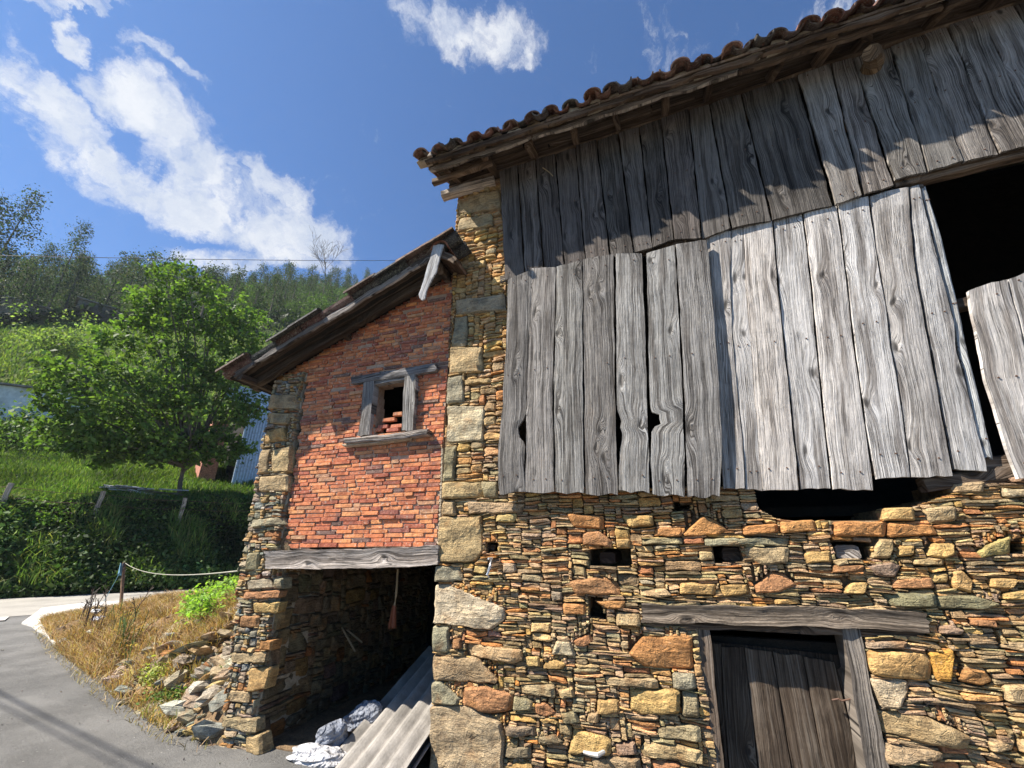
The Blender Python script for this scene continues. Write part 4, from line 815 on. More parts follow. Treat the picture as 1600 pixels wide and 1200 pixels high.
# shell
mb = MB()
def quadbox(x0, x1, y0, y1, z0, zt): mb.add([(x, y, z) for x in (x0, x1) for y in (y0, y1) for z in (z0, zt(x))], BOXF, PAL['n'], np.tile((4, 2, 3), (8, 1)))
quadbox(-4.56, -4.44, 4.42, 8.2, -.1, lambda x: sz(x)-.12); quadbox(-4.56, -2.05, 7.1, 7.4, -.1, lambda x: sz(x)-.12)
mb.build('outer_wall', M_STONE, shed)
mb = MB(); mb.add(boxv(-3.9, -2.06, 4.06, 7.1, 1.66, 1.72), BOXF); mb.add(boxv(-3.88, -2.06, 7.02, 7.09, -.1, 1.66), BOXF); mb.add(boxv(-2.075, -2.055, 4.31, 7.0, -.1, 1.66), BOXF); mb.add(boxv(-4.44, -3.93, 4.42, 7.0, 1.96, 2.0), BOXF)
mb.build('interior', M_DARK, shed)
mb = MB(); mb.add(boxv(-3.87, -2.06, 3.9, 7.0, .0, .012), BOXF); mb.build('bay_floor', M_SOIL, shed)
# roof: boards, verge, tiles
AX = Vector((math.cos(ALF), 0, math.sin(ALF))); UPN = Vector((-math.sin(ALF), 0, math.cos(ALF)))
V = [(x, y, sz(x)+dz-.03) for dz in (0, .02) for x in (-4.9, -2.05) for y in (3.46, 8.4)]
rmb = MB(); rmb.add(V, [(0, 1, 3, 2), (4, 6, 7, 5), (0, 4, 5, 1), (2, 3, 7, 6), (0, 2, 6, 4), (1, 5, 7, 3)]); sroof = rmb.build('roof', M_DARK, shed)
def along(x0, x1, y, dz, n=5): return [(x, y, sz(x)+dz) for x in np.linspace(x0, x1, n)]
for x0, x1, dz, hh, t in ((-4.82, -3.4, .0, .06, .6), (-3.55, -2.3, -.005, .075, .95), (-2.6, -2.0, .0, .07, .55)):
    plank('verge_board', along(x0, x1, 3.43, dz), along(x0+.02, x1, 3.44, dz-hh), sroof, M_GREY, .03, n=40, m=5, tint=(t*.62, t*.58, t*.56), wav=.012, rag=(.03, .03))
for k, (y, t) in enumerate(((3.47, .45), (3.60, .38), (3.72, .35))):
    plank('soffit_board', along(-4.86, -2.05, y, -.035), along(-4.84, -2.05, y+.11, -.035), sroof, M_BRWN, .02, out=tuple(-UPN), n=30, m=4, tint=(t, t*.9, t*.8), wav=.01)
beam('purlin', (-4.72, 3.44, 3.72), (-4.72, 8.0, 3.72), .04, .04, sroof, M_BRWN, tint=(.6, .55, .5)); beam('purlin', (-3.5, 3.66, sz(-3.5)-.09), (-3.5, 7.0, sz(-3.5)-.09), .04, .04, sroof, M_BRWN, tint=(.4, .36, .32))
beam('rafter', (-4.80, 3.70, sz(-4.80)-.09), (-2.1, 3.70, sz(-2.1)-.09), .05, .05, sroof, M_BRWN, tint=(.4, .36, .32))
beam('ridge_beam', (-2.12, 3.46, 4.84), (-2.12, 7.5, 4.84), .04, .05, sroof, M_BRWN)
if 0: beam('brace', (-4.80, 3.55, 3.68), (-4.35, 3.82, 3.62), .03, .035, sroof, M_BRWN, tint=(1.2, 1.05, .9))
plank('hanging_plank', P3([(677, 384), (666, 425), (654, 461)], 3.385), P3([(693, 381), (680, 425), (668, 448), (663, 467)], 3.385), sroof, M_GREYL, .02, n=26, m=5, tint=(.95, .97, 1.0), rag=(.01, .035), wav=.006, lab='splintered grey board dangling from the roof peak')
plank('verge_board', [(-2.06, 3.42, 4.95), (-1.86, 3.42, 4.83), (-1.80, 3.42, 4.76)], [(-2.06, 3.42, 4.84), (-1.90, 3.42, 4.75), (-1.84, 3.42, 4.70)], sroof, M_BRWN, .03, n=12, m=4, tint=(.8, .7, .6))
plank('ridge_board', [(-2.1, 3.44, 4.96), (-2.1, 8, 4.96)], [(-1.84, 3.44, 4.82), (-1.84, 8, 4.82)], sroof, M_BRWN, .03, out=(.55, 0, .83), n=20, tint=(.9, .7, .6))
rest = MB()
for col_ in range(24):
    for inv in (False, True):
        y = 3.40+.2*col_+(.1 if inv else 0)
        for r_ in range(9):
            if col_ == 0 and not inv and r_ in (1, 4): continue
            x = -4.98+.355*r_+random.uniform(-.03, .03); L = .43 if r_ < 8 else .33
            o_ = Vector((x, y+random.uniform(-.012, .012), sz(x)+(.085 if inv else .025)+random.uniform(0, .012))); ax = (AX+Vector((0, random.uniform(-.04, .04), 0))+UPN*.045*(1 if not inv else 0)).normalized(); rt = Vector((0, -1, 0))
            V, F = tile_geo(o_, ax, rt, UPN, L, .095 if not inv else .085, .08 if not inv else .095, inv, 7 if col_ < 3 else 4)
            c = jit(np.array(random.choice(TC))*(.45, .62, .78), .15)
            if col_ < 3: mesh('roof_tile', V, F, M_TILE, sroof, col=c)
            else: rest.add(V, F, c)
tag(rest.build('roof_tiles_behind', M_TILE, sroof), kind='stuff')
for k in range(12):
    y = 3.40+k*.36; V, F = tile_geo(Vector((-2.03, y, 4.955)), Vector((0, 1, 0)), Vector((1, 0, 0)), Vector((0, 0, 1)), .42, .11, .095, False, 8)
    mesh('ridge_tile', V, F, M_TILE, sroof, col=jit(random.choice(TC), .15))

# ------------------------------------------------------------------ things in the bay and on the wall
M_SHEET = mat_conc('fibre_cement', (.2, .185, .165), (.38, .35, .315), 3.)
def sheet(A, C, L0, off, label, wave=6, lo=0., hi=1.):
    A, C, L0 = Vector(A), Vector(C), Vector(L0); wv = C-A; nrm = wv.cross(L0).normalized(); nrm = nrm if nrm.z > 0 else -nrm
    V = []; F = []; nu, nv = wave*10+1, 9
    for sd in (0, 1):
        for i in range(nu):
            for j in range(nv):
                f, g_ = i/(nu-1), lo+(hi-lo)*j/(nv-1)
                h_ = .040*math.cos(f*wave*2*math.pi+.4)*(1 if math.cos(f*wave*2*math.pi+.4) < 0 else .75)+.004*n1(f*9+j, 3)
                V.append(tuple(A+wv*f+L0*g_+nrm*(h_+off-(.007 if sd else 0))+L0.normalized()*(.01*n1(f*13, off*50) if j in (0, nv-1) else 0)))
    N = nu*nv
    for i in range(nu-1):
        for j in range(nv-1): a = i*nv+j; F += [(a, a+nv, a+nv+1, a+1), (N+a, N+a+1, N+a+nv+1, N+a+nv)]
        for j in (0, nv-1): a = i*nv+j; F.append((a, a+nv, N+a+nv, N+a))
    for i in (0, nu-1):
        for j in range(nv-1): a = i*nv+j; F.append((a, a+1, N+a+1, N+a))
    o = mesh('corrugated_sheet', V, F, M_SHEET); tag(o, label, 'sheet', 'corrugated sheets leaning in the bay'); return o
A_, C_, L_ = Vector(at(512, 1196, 3.8)), Vector(at(640, 1202, 3.5)), Vector((.03, 1.65, .57))
sheet(A_, C_, L_, .0, 'corrugated grey sheet, topmost of the stack leaning in the bay', 5, lo=-.12)
sheet(A_+Vector((.05, .05, 0)), C_+Vector((.0, .05, 0)), L_*.97, -.05, 'corrugated grey sheet at the bottom of the leaning stack', 5, lo=-.1)
def mat_sack(c):
    m, q = newmat('woven_sack'); p = geo(q); a = q.noise(p, 9., 5, .6, 1.5); v = q.node('ShaderNodeTexVoronoi', {'Vector': q.v('ADD', p, q.v('SCALE', q.node('ShaderNodeTexNoise', {'Vector': p, 'Scale': 7., 'Detail': 3.}).outputs['Color'], scale=.25)), 'Scale': 8.}, feature='DISTANCE_TO_EDGE').outputs[0]
    x = q.mix(q.sm(a, .4, .65), tuple(k*.62 for k in c), c); finish(q, x, .55, q.m('ADD', q.sm(v, 0, .3), q.m('MULTIPLY', a, .8)), .02); return m
def sack(c, r, label, seed, col_):
    V = []; F = []; nu, nv = 84, 54; rnd = random.Random(seed); ph = [rnd.uniform(0, 6) for _ in range(8)]
    for i in range(nu):
        for j in range(nv+1):
            a, b = 2*math.pi*i/nu, math.pi*j/nv; x, y, z = math.sin(b)*math.cos(a), math.sin(b)*math.sin(a), math.cos(b)
            rg = lambda t: 1-abs(math.sin(t)); k = 1+math.sin(b)*(.18*math.sin(2*a+ph[0])+.12*math.sin(3*b+a+ph[1])+.20*rg(.5*(3*a)+2.5*b+ph[2]+.6*math.sin(4*b))-.10*rg(2*a-4*b+ph[3]+.5*math.sin(3*a))+.06*rg(4*a+7*b+ph[4]+math.sin(5*b))-.1)
            z = z*k; z = max(z, -.35); V.append((c[0]+x*k*r[0]+z*.2*r[0], c[1]+y*k*r[1], c[2]+.35*r[2]+z*r[2]))
    for i in range(nu):
        for j in range(nv): F.append((i*(nv+1)+j, i*(nv+1)+j+1, ((i+1) % nu)*(nv+1)+j+1, ((i+1) % nu)*(nv+1)+j))
    m = mat_sack(col_); o = mesh('sack', V, F, m, smooth=True); tag(o, label, 'sack', 'crumpled sacks in the bay')
p = at(482, 1196, 3.78); sack((p[0], 3.85, .0), (.24, .15, .08), 'crumpled white sack lying lowest at the foot of the pier', 3, (.6, .59, .6))
p = at(562, 1140, 4.3); sack((p[0], 4.35, .08), (.16, .13, .17), 'upright grey-white sack slumped beside the corrugated sheets', 8, (.24, .26, .31))  # dark bluish colour puts the shade of the bay into this pale sack
p = at(520, 1150, 4.0); sack((p[0], 4.0, .06), (.13, .12, .14), 'small white sack squeezed between two larger sacks', 15, (.26, .28, .33))  # white sack coloured dark and bluish, as it looks in shadow
def stick(name, pts, r, mat, label, cat, c=(1, 1, 1), extra=None):
    mb = MB(); V, F = tube(pts, r, 7); mb.add(V, F, c, [(i % 7*.01, i//7*.3, 2.) for i in range(len(V))])
    for e in (extra or []): mb.add(*e)
    o = mb.build(name, mat); tag(o, label, cat); return o
M_PALE = mat_wood('pale_handle_wood', [(.2, (.2, .14, .08)), (.5, (.4, .3, .18)), (.8, (.5, .4, .27))], 60., .3, .4)
br = root('hanging_brush', at(617, 990, 4.6), 'old long-handled brush hanging in the dark bay', 'brush')
mb = MB(); V, F = tube([at(622, 889, 4.6), at(619, 930, 4.6), at(616, 948, 4.6)], [.012, .013, .016], 8); mb.add(V, F, (1, 1, 1), [(0, i*.05, 1) for i in range(len(V))]); mb.build('handle', M_PALE, br)
mb = MB(); p0, p1 = at(616, 946, 4.6), at(613, 978, 4.6)
for k in range(60):
    a, r_ = random.uniform(0, 6.28), random.uniform(0, .05); V, F = tube([(p0[0]+.4*r_*math.cos(a), p0[1]+.4*r_*math.sin(a), p0[2]), (p1[0]+r_*math.cos(a), p1[1]+r_*math.sin(a), p1[2]+random.uniform(-.03, .03))], .004, 3); mb.add(V, F)
mb.build('bristles', flat('rust_bristle', (.3, .1, .05)), br)
stick('stick', [at(531, 975, 4.9), at(555, 1018, 4.9)], .011, M_PALE, 'pale stick leaning in the bay, the lower left of a pair', 'stick')
stick('stick', [at(535, 978, 5.0), at(566, 1004, 5.0)], .010, M_PALE, 'pale stick leaning in the bay, the upper right of a pair', 'stick')
stick('pipe', [at(501, 890, 4.5), at(500, 936, 4.5)], .014, flat('dull_pipe', (.25, .22, .18)), 'thin upright pipe against the inner wall of the bay', 'pipe')
M_ZINC = flat('bright_zinc', (.7, .72, .74), .35, .6)
stick('wall_hook', [at(763, 873, 3.68), at(768, 872, 3.72), at(766, 884, 3.71), at(761, 898, 3.7), at(764, 902, 3.72)], [.010, .014, .012, .011, .008], M_ZINC, 'small shiny metal hook fixed in the stones near the corner', 'hook')
stick('broken_root', [at(912, 1175, 3.62), at(922, 1178, 3.60), at(934, 1180, 3.58), at(943, 1175, 3.62), at(940, 1178, 3.8)], [.010, .013, .015, .013, .01], flat('bleached_wood', (.7, .64, .55)), 'bleached stick end poking out low on the stone wall', 'stick')
stick('straw', [at(848, 262, 3.69), at(857, 268, 3.66), at(864, 275, 3.67)], .006, M_PALE, 'short pale splinter stuck on the shaded upper planks', 'splinter')
# ------------------------------------------------------------------ planting helpers
def rv(n): v = RN.normal(size=(n, 3)); return v/np.linalg.norm(v, axis=1)[:, None]
def leaf_mesh(C, size, cols, aspect=.55, up=.5, normal=None):
    """one four-cornered leaf per centre C; returns V, F(array), col"""
    n = len(C); a = rv(n); nm = rv(n)+np.array([0, 0, up]) if normal is None else rv(n)*.7+normal
    nm /= np.linalg.norm(nm, axis=1)[:, None]; b = np.cross(nm, a); b /= np.linalg.norm(b, axis=1)[:, None]; a = np.cross(b, nm)
    s = (size*RN.uniform(.6, 1.3, n))[:, None] if np.isscalar(size) else size[:, None]
    V = np.stack([C-a*s*.5, C+b*s*aspect*.5+nm*s*.08, C+a*s*.5, C-b*s*aspect*.5+nm*s*.08], 1).reshape(-1, 3)
    return V, np.arange(4*n).reshape(-1, 4), np.repeat(cols, 4, axis=0)
def lcol(n, base, var=.25, alt=None, pa=.2):
    c = np.tile(np.array(base), (n, 1))
    if alt is not None: k = RN.random(n) < pa; c[k] = alt
    return c*RN.uniform(1-var, 1+var, n)[:, None]*RN.uniform(.92, 1.08, (n, 3))
def blades(P, h, w, cols, lean=.35):
    n = len(P); az = RN.uniform(0, 2*np.pi, n); d = np.stack([np.cos(az), np.sin(az), 0*az], 1); h = h*RN.uniform(.5, 1.4, n)[:, None]
    az2 = RN.uniform(0, 2*np.pi, n); l = np.stack([np.cos(az2), np.sin(az2), 0*az], 1)*RN.uniform(0, lean, n)[:, None]
    mid = P+l*h*.35+np.array([0, 0, .6])*h; tip = P+l*h*1.1+np.array([0, 0, 1.])*h*(1-RN.uniform(0, .25, n)[:, None])
    V = np.stack([P-d*w*.5, P+d*w*.5, mid-d*w*.4, mid+d*w*.4, tip-d*w*.06, tip+d*w*.06], 1).reshape(-1, 3)
    b = np.arange(n)[:, None]*6; F = np.concatenate([b+np.array([0, 1, 3, 2]), b+np.array([2, 3, 5, 4])])
    return V, F, np.repeat(cols, 6, axis=0)
def cat(parts):
    V = []; F = []; C = []; n = 0
    for v, f, c in parts: V.append(v); F.append(f+n); C.append(c); n += len(v)
    return np.concatenate(V), np.concatenate(F), np.concatenate(C)
def hz_at(x, y): s, t = st(x, y); return float(hill(s, t))
def from_px(x, s, y=700):  # ground point on the hillside seen in column x at distance s along the slope axis
    r = ray(x, y); a = s/(r[0]*NX+r[1]*NY); X, Y = r[0]*a, r[1]*a
    return X, Y, hz_at(X, Y)
def hill_ray(x, y):
    r = ray(x, y); 
    for s in np.arange(25.2, 260, .25):
        a = s/(r[0]*NX+r[1]*NY); z = CAMZ+r[2]*a
        if hz_at(r[0]*a, r[1]*a) >= z: return np.array([r[0]*a, r[1]*a, z])
    return None

# ---- leafy trees with branches
def grow(base, height, spread, nl, rng, trunk_r, lean=(0, 0), first=.25, levels=3):
    segs = []; tips = []
    def rec(p, d, L, r, lv):
        n = 4; pts = [p.copy()]; dd = d.copy()
        for i in range(n):
            dd = dd+rng.normal(size=3)*.13+np.array([0, 0, .06]); dd /= np.linalg.norm(dd); pts.append(pts[-1]+dd*L/n)
        segs.append((pts, [r*(1-.55*i/n) for i in range(n+1)]))
        if lv == 0: tips.extend([pts[-1], pts[-2], pts[-3]]); return
        for k in range(nl[lv-1]):
            f = rng.uniform(first if lv == levels else .3, 1.0); i = min(int(f*n), n-1); q = pts[i]+(pts[i+1]-pts[i])*(f*n-i)
            a = rng.uniform(0, 2*math.pi); o = np.array([math.cos(a), math.sin(a), rng.uniform(.0, .6)])*np.array([spread, spread, 1]); e = o+dd*.55; e /= np.linalg.norm(e)
            rec(q, e, L*rng.uniform(.45, .7), r*.5, lv-1)
        tips.append(pts[-1])
    d0 = np.array([lean[0], lean[1], 1.]); rec(np.array(base, dtype=float), d0/np.linalg.norm(d0), height*.62, trunk_r, levels); return segs, np.array(tips)
def tree(name, base, height, nl, per, leaf, rad, base_col, label, seed, spread=1., trunk_r=.1, alt=None, group=None, lean=(0, 0), shape=None, first=.25, cat_='tree', aspect=.6, limbs=0):
    rng = np.random.default_rng(seed); t = root(name, tuple(base), label, cat_, group)
    segs, tips = grow(base, height, spread, nl, rng, trunk_r, lean, first)
    mb = MB(); 
    for i, (pts, rr) in enumerate(segs):
        V, F = tube(pts, rr, 7 if i == 0 else 4, caps=False); mb.add(V, F)
    mb.build('trunk', M_BARK, t)
    if shape is not None:
        sh_ = shape(rng); tips = sh_ if limbs else np.concatenate([tips, sh_])
        if limbs:
            lm = MB(); b0 = np.array(base)+np.array([0, 0, 1.6])
            for q_ in sh_[rng.permutation(len(sh_))[:limbs]]:
                m_ = b0+(q_-b0)*.5+np.array([0, 0, .25*np.linalg.norm(q_-b0)*.3])+rng.normal(size=3)*.15; V, F = tube([b0, b0+(m_-b0)*.5+rng.normal(size=3)*.08, m_, q_+(m_-q_)*.4+rng.normal(size=3)*.1, q_], [.09, .065, .045, .028, .01], 5, caps=False); lm.add(V, F)
            tag(lm.build('limbs', M_BARK, t), kind='stuff')
    C = np.repeat(tips, per, axis=0)+rng.normal(size=(len(tips)*per, 3))*rad*np.array([1, 1, .75])
    tc_ = rng.uniform(.65, 1.3, len(tips)); cl = lcol(len(C), base_col, .3, alt)*np.repeat(tc_, per)[:, None]
    V, F, c = leaf_mesh(C, leaf, cl, aspect, .8); mesh('crown', V, F, M_LEAF, t, col=c); return t
def along_px(pts, Y0s, jitter, rng):  # world points at given columns/rows and slope distance
    O = []
    for (x, y, s) in pts:
        r = ray(x, y); a = s/(r[0]*NX+r[1]*NY); O.append([r[0]*a, r[1]*a, CAMZ+r[2]*a])
    return np.array(O)
def blob(cx, cy, s, rx, ry, n, rng):  # clump centres filling an ellipsoid standing at (cx,cy) in the view from the road
    c = along_px([(cx, cy, s)], None, 0, rng)[0]; k = np.linalg.norm(c-np.array([0, 0, CAMZ]))/FPX*.95
    u = rng.normal(size=(n, 3)); u /= np.linalg.norm(u, axis=1)[:, None]; u *= rng.uniform(.35, 1, n)[:, None]**.5
    R3 = np.array([-NY, NX, 0])*-1.
    return c+u[:, :1]*R3*rx*k+u[:, 1:2]*np.array([NX, NY, 0])*rx*k*.8+u[:, 2:]*np.array([0, 0, 1])*ry*k
GL = (.09, .145, .034)
bp = from_px(292, 30.5, 735)
def sh(rng): return np.concatenate([blob(*b, rng) for b in [(290, 470, 31, 62, 45, 60), (345, 480, 31, 48, 42, 36), (250, 480, 31, 34, 30, 18), (310, 545, 31, 85, 55, 80), (370, 520, 30.5, 38, 40, 26), (240, 590, 30, 80, 50, 70), (170, 620, 29.5, 75, 45, 60), (330, 620, 30, 70, 45, 56), (120, 600, 29.5, 45, 32, 24), (115, 665, 29, 45, 30, 22), (200, 670, 29.5, 80, 34, 40), (285, 660, 29.5, 70, 38, 40), (170, 520, 30, 14, 22, 6), (210, 505, 30, 10, 20, 4), (380, 640, 29, 22, 20, 12), (352, 565, 30, 45, 34, 24), (235, 705, 29.6, 44, 20, 26), (290, 700, 29.6, 44, 24, 30), (340, 695, 29.6, 36, 26, 24), (165, 700, 29.4, 46, 20, 24), (110, 690, 29.2, 30, 18, 12), (378, 700, 29.0, 16, 14, 7)]])
tree('hazel_tree', bp, 5.0, (1, 2, 3), 32, .28, .22, GL, 'big leafy light green tree beside the grey sheet metal shed', 5, .8, .13, alt=(.15, .24, .05), shape=sh, limbs=70)
bp2 = from_px(98, 56, 560)
tree('young_tree', bp2, 5.6, (2, 3, 4), 34, .28, .42, (.19, .26, .08), 'small pale thin-crowned tree on the steep pasture', 9, 1.6, .12, alt=(.2, .25, .09), shape=lambda rng: blob(95, 515, 55, 50, 26, 22, rng))
def bare(name, b, h, label, seed):
    rng = np.random.default_rng(seed); segs, tips = grow(b, h, .55, (4, 5, 7), rng, .16, (0, 0), .3); mb = MB()
    for i, (pts, rr) in enumerate(segs): V, F = tube(pts, [max(r, .03) for r in rr], 4, caps=False); mb.add(V, F)
    o = mb.build(name, M_BARK); tag(o, label, 'tree')
b3 = from_px(518, 118, 420); bare('bare_tree', b3, 22, 'leafless pale tree standing out of the wood on the ridge', 4)

# ---- wood on the hill: a few kinds, copied
def proto(kind, seed):
    rng = np.random.default_rng(seed); P = []; H = {'gum': 15, 'pine': 12, 'round': 9, 'tall': 24}[kind]
    mb_v, mb_f = tube([(0, 0, -1), (.1, 0, H*.5), (0, .1, H*.93)], [.22, .15, .04], 5)
    if kind in ('gum', 'tall'):
        nb = 46 if kind == 'gum' else 80
        for k in range(nb):
            z = H*(.22+.78*(k/nb)) if kind == 'gum' else H*(.3+.7*k/nb); r = (1-(z/H)**2.2)*H*.15*rng.uniform(.2, 1.25)+.2; a = rng.uniform(0, 6.28); P.append([math.cos(a)*r, math.sin(a)*r, z])
        per, rad, leaf = 26, .62, .42
        if kind == 'tall': per, rad, leaf = 34, .7, .36
        colr, alt = (.036, .058, .032), (.07, .075, .042)
    elif kind == 'pine':
        for k in range(60):
            f = k/60; z = H*(.12+.88*f); r = (1-f)*H*.2*rng.uniform(.4, 1.1)+.1; a = rng.uniform(0, 6.28); P.append([math.cos(a)*r, math.sin(a)*r, z])
        per, rad, leaf, colr, alt = 22, .42, .36, (.034, .06, .035), (.055, .075, .042)
    else:
        for k in range(60):
            u = rng.normal(size=3); u /= np.linalg.norm(u); u *= rng.uniform(.5, 1); P.append([u[0]*H*.34, u[1]*H*.34, H*.58+u[2]*H*.4])
        per, rad, leaf, colr, alt = 26, .6, .42, (.06, .105, .03), (.09, .14, .04)
    P = np.array(P); C = np.repeat(P, per, axis=0)+rng.normal(size=(len(P)*per, 3))*rad
    cl = lcol(len(C), colr, .3, alt)*np.repeat(rng.uniform(.7, 1.3, len(P)), per)[:, None]
    V, F, c = leaf_mesh(C, leaf, cl, .55, .3); n = len(V); TV = np.array(mb_v)
    allV = np.concatenate([V, TV]); FF = [tuple(f) for f in F.tolist()]+[tuple(i+n for i in f) for f in mb_f]
    me = bpy.data.meshes.new(kind+'_tree'); me.from_pydata(allV.tolist(), [], FF)
    a = me.color_attributes.new('col', 'FLOAT_COLOR', 'POINT'); cc = np.concatenate([c, np.tile((.2, .17, .14), (len(TV), 1))]); a.data.foreach_set('color', np.concatenate([cc, np.ones((len(cc), 1))], 1).ravel())
    me.materials.append(M_LEAF); me.materials.append(M_BARK); me.polygons.foreach_set('material_index', np.array([0]*len(F)+[1]*len(mb_f), dtype=np.int32)); return me
PR = {k: [proto(k, 20+i+hash(k[0]) % 7*0) for i in range(2)] for k in ('gum', 'pine', 'round', 'tall')}
KL = {'gum': ('eucalyptus_tree', 'slender dark eucalyptus in the wood covering the hill', 'eucalyptus trees of the hillside wood'), 'pine': ('pine_tree', 'narrow dark pine in the wood covering the hill', 'pines of the hillside wood'), 'round': ('broadleaf_tree', 'round green broadleaf tree in the wood covering the hill', 'broadleaf trees of the hillside wood'), 'tall': ('tall_eucalyptus', '', None)}
def wood_tree(kind, X, Y, Z, sc_, label=None, k=0):
    n_, l_, g_ = KL[kind]; o = bpy.data.objects.new(n_, PR[kind][k % 2]); link(o, None, (X, Y, Z)); o.rotation_euler = (random.uniform(-.04, .04), random.uniform(-.04, .04), random.uniform(0, 6.28)); o.scale = (sc_*random.uniform(.85, 1.15), sc_*random.uniform(.85, 1.15), sc_)
    tag(o, label or l_, 'tree', None if label else g_); return o
for x, s, k_, l in ((22, 84, .98, 'tallest dark eucalyptus at the left edge, standing above the wood'), (136, 90, .8, 'tall forked eucalyptus rising over the wood left of centre'), (-18, 84, .9, 'tall eucalyptus cut by the left edge of the picture'), (100, 92, .6, 'shorter eucalyptus just left of the tall forked one')):
    X, Y, Z = from_px(x, s, 350); wood_tree('tall', X, Y, Z-1, k_, l)
cnt = 0; tries = 0; pts = []
while cnt < 275 and tries < 6000:
    tries += 1; x = random.uniform(-60, 690); s = 76+95*random.random()**.9; X, Y, Z = from_px(x, s, 440)
    if s < 82 and random.random() < .5: continue
    if any((X-a)**2+(Y-b)**2 < (3.0+s*.012)**2 for a, b in pts): continue
    pts.append((X, Y)); r = random.random()
    kind = 'round' if (r < (.5 if (s < 105 and x > 350) else .15)) else ('pine' if r < .55 and x > 300 else 'gum')
    wood_tree(kind, X, Y, Z-.6, random.uniform(.55, .95) if s < 120 else random.uniform(.6, .98), None, cnt); cnt += 1
# undergrowth of the wood
n = 46000; ss = RN.uniform(77, 190, n); xx = RN.uniform(-120, 740, n)
R_ = np.array([ray(x, 700) for x in np.linspace(-120, 740, 87)]); rx = np.interp(xx, np.linspace(-120, 740, 87), R_[:, 0]); ry = np.interp(xx, np.linspace(-120, 740, 87), R_[:, 1]); a = ss/(rx*NX+ry*NY); X, Y = rx*a, ry*a
S_, T_ = st(X, Y); Z = hill(S_, T_)+RN.uniform(0, 3.2, n)*(.4+.6*np.sin(X*.21)*np.sin(Y*.17)+.3)
V, F, c = leaf_mesh(np.stack([X, Y, Z], 1), .95, lcol(n, (.035, .055, .024), .35, (.06, .09, .03), .25), .7, .4); tag(mesh('undergrowth', V, F, M_LEAF, col=c), 'dark scrub under the trees of the hillside wood', 'undergrowth', kind='stuff')
# pasture tufts and meadow grass
def strew(n, s0, s1, x0, x1, pw=1.):
    ss = s0+(s1-s0)*RN.random(n)**pw; xx = RN.uniform(x0, x1, n); q = np.linspace(x0, x1, 60); R_ = np.array([ray(x, 700) for x in q])
    rx, ry = np.interp(xx, q, R_[:, 0]), np.interp(xx, q, R_[:, 1]); a = ss/(rx*NX+ry*NY); X, Y = rx*a, ry*a; S_, T_ = st(X, Y); return np.stack([X, Y, hill(S_, T_)], 1)
P = strew(70000, 27.4, 46, -80, 470, 1.1); mt = .8+.3*np.sin(P[:, 0]*.8+P[:, 1]*.4)*np.sin(P[:, 1]*.9-P[:, 0]*.3)
V, F, c = blades(P, .36, .05, lcol(len(P), (.09, .155, .035), .35, (.17, .22, .06), .3)*mt[:, None], .6); tag(mesh('meadow_blades', V, F, M_LEAF, col=c), 'bright green uncut grass of the meadow above the bank', 'grass', kind='stuff')
P = strew(26000, 46, 82, -120, 560, 1.); V, F, c = blades(P, .4, .14, lcol(len(P), (.11, .165, .038), .35, (.18, .22, .06), .3), .6); tag(mesh('pasture_tufts', V, F, M_LEAF, col=c), 'rough tufted grass on the steep yellow-green pasture', 'grass', kind='stuff')
# overgrown roadside bank
n = 70000; P = strew(n, 24.7, 28.9, -160, 470); k = np.clip((P[:, 0]*NX+P[:, 1]*NY-24.7)/3.5, 0, 1)
bump_ = .22+.5*(np.sin(P[:, 0]*1.1+P[:, 1]*.7)*np.sin(P[:, 1]*1.7)+.6)*RN.random(n)
pch = .75+.35*np.sin(P[:, 0]*.9+P[:, 1]*.5)*np.sin(P[:, 1]*1.3+1)+.25*np.sin(P[:, 0]*2.7+P[:, 2]*3.1)
P = P+np.array([-NX, -NY, .45])*(bump_*RN.random(n))[:, None]; P[:, 2] += RN.uniform(-.05, .25, n)
V, F, c = leaf_mesh(P, RN.uniform(.08, .26, n), lcol(n, (.05, .092, .024), .5, (.13, .19, .05), .2)*pch[:, None], .6, .5); tag(mesh('bank_brambles', V, F, M_LEAF2, col=c), 'dense dark brambles and ivy covering the roadside bank', 'brambles', kind='stuff')
P = strew(16000, 24.9, 28.9, -160, 470); P = P[(np.sin(P[:, 0]*1.7+P[:, 1]*.9)+np.sin(P[:, 1]*3.1-P[:, 0])) > .2]; V, F, c = blades(P+np.array([-NX, -NY, .3])*.35, .5, .035, lcol(len(P), (.12, .19, .05), .4, (.26, .26, .1), .2), 1.1); tag(mesh('bank_grass', V, F, M_LEAF, col=c), 'long pale grass hanging in the roadside bank', 'grass', kind='stuff')
tips = []
for i in range(46):
    X, Y, Z = from_px(random.uniform(-60, 420), random.uniform(27.2, 28.8)); tips.append(([X, Y, Z+.1], random.uniform(.35, .8)))
Pk = []; 
for p, r_ in tips: Pk.append(np.array(p)+RN.normal(size=(260, 3))*np.array([r_*.6, r_*.6, r_*.32]))
P = np.concatenate(Pk); V, F, c = leaf_mesh(P, .13, lcol(len(P), (.075, .14, .03), .4, (.14, .22, .05), .35), .6, .6); tag(mesh('bank_top_growth', V, F, M_LEAF, col=c), 'leafy growth spilling over the top edge of the bank', 'brambles', kind='stuff')
# low scrub behind the meadow
Pk = []
for x in list(range(-30, 300, 13)):
    X, Y, Z = from_px(x+random.uniform(-8, 8), random.uniform(42, 48)); r_ = random.uniform(.6, 1.5); Pk.append(np.array([X, Y, Z+r_*.3])+RN.normal(size=(330, 3))*np.array([r_*.8, r_*.8, r_*.45]))
P = np.concatenate(Pk); V, F, c = leaf_mesh(P, .24, lcol(len(P), (.07, .12, .035), .35, (.12, .18, .05), .3), .6, .6); tag(mesh('scrub', V, F, M_LEAF, col=c), 'low green scrub along the far side of the meadow', 'scrub', kind='stuff')

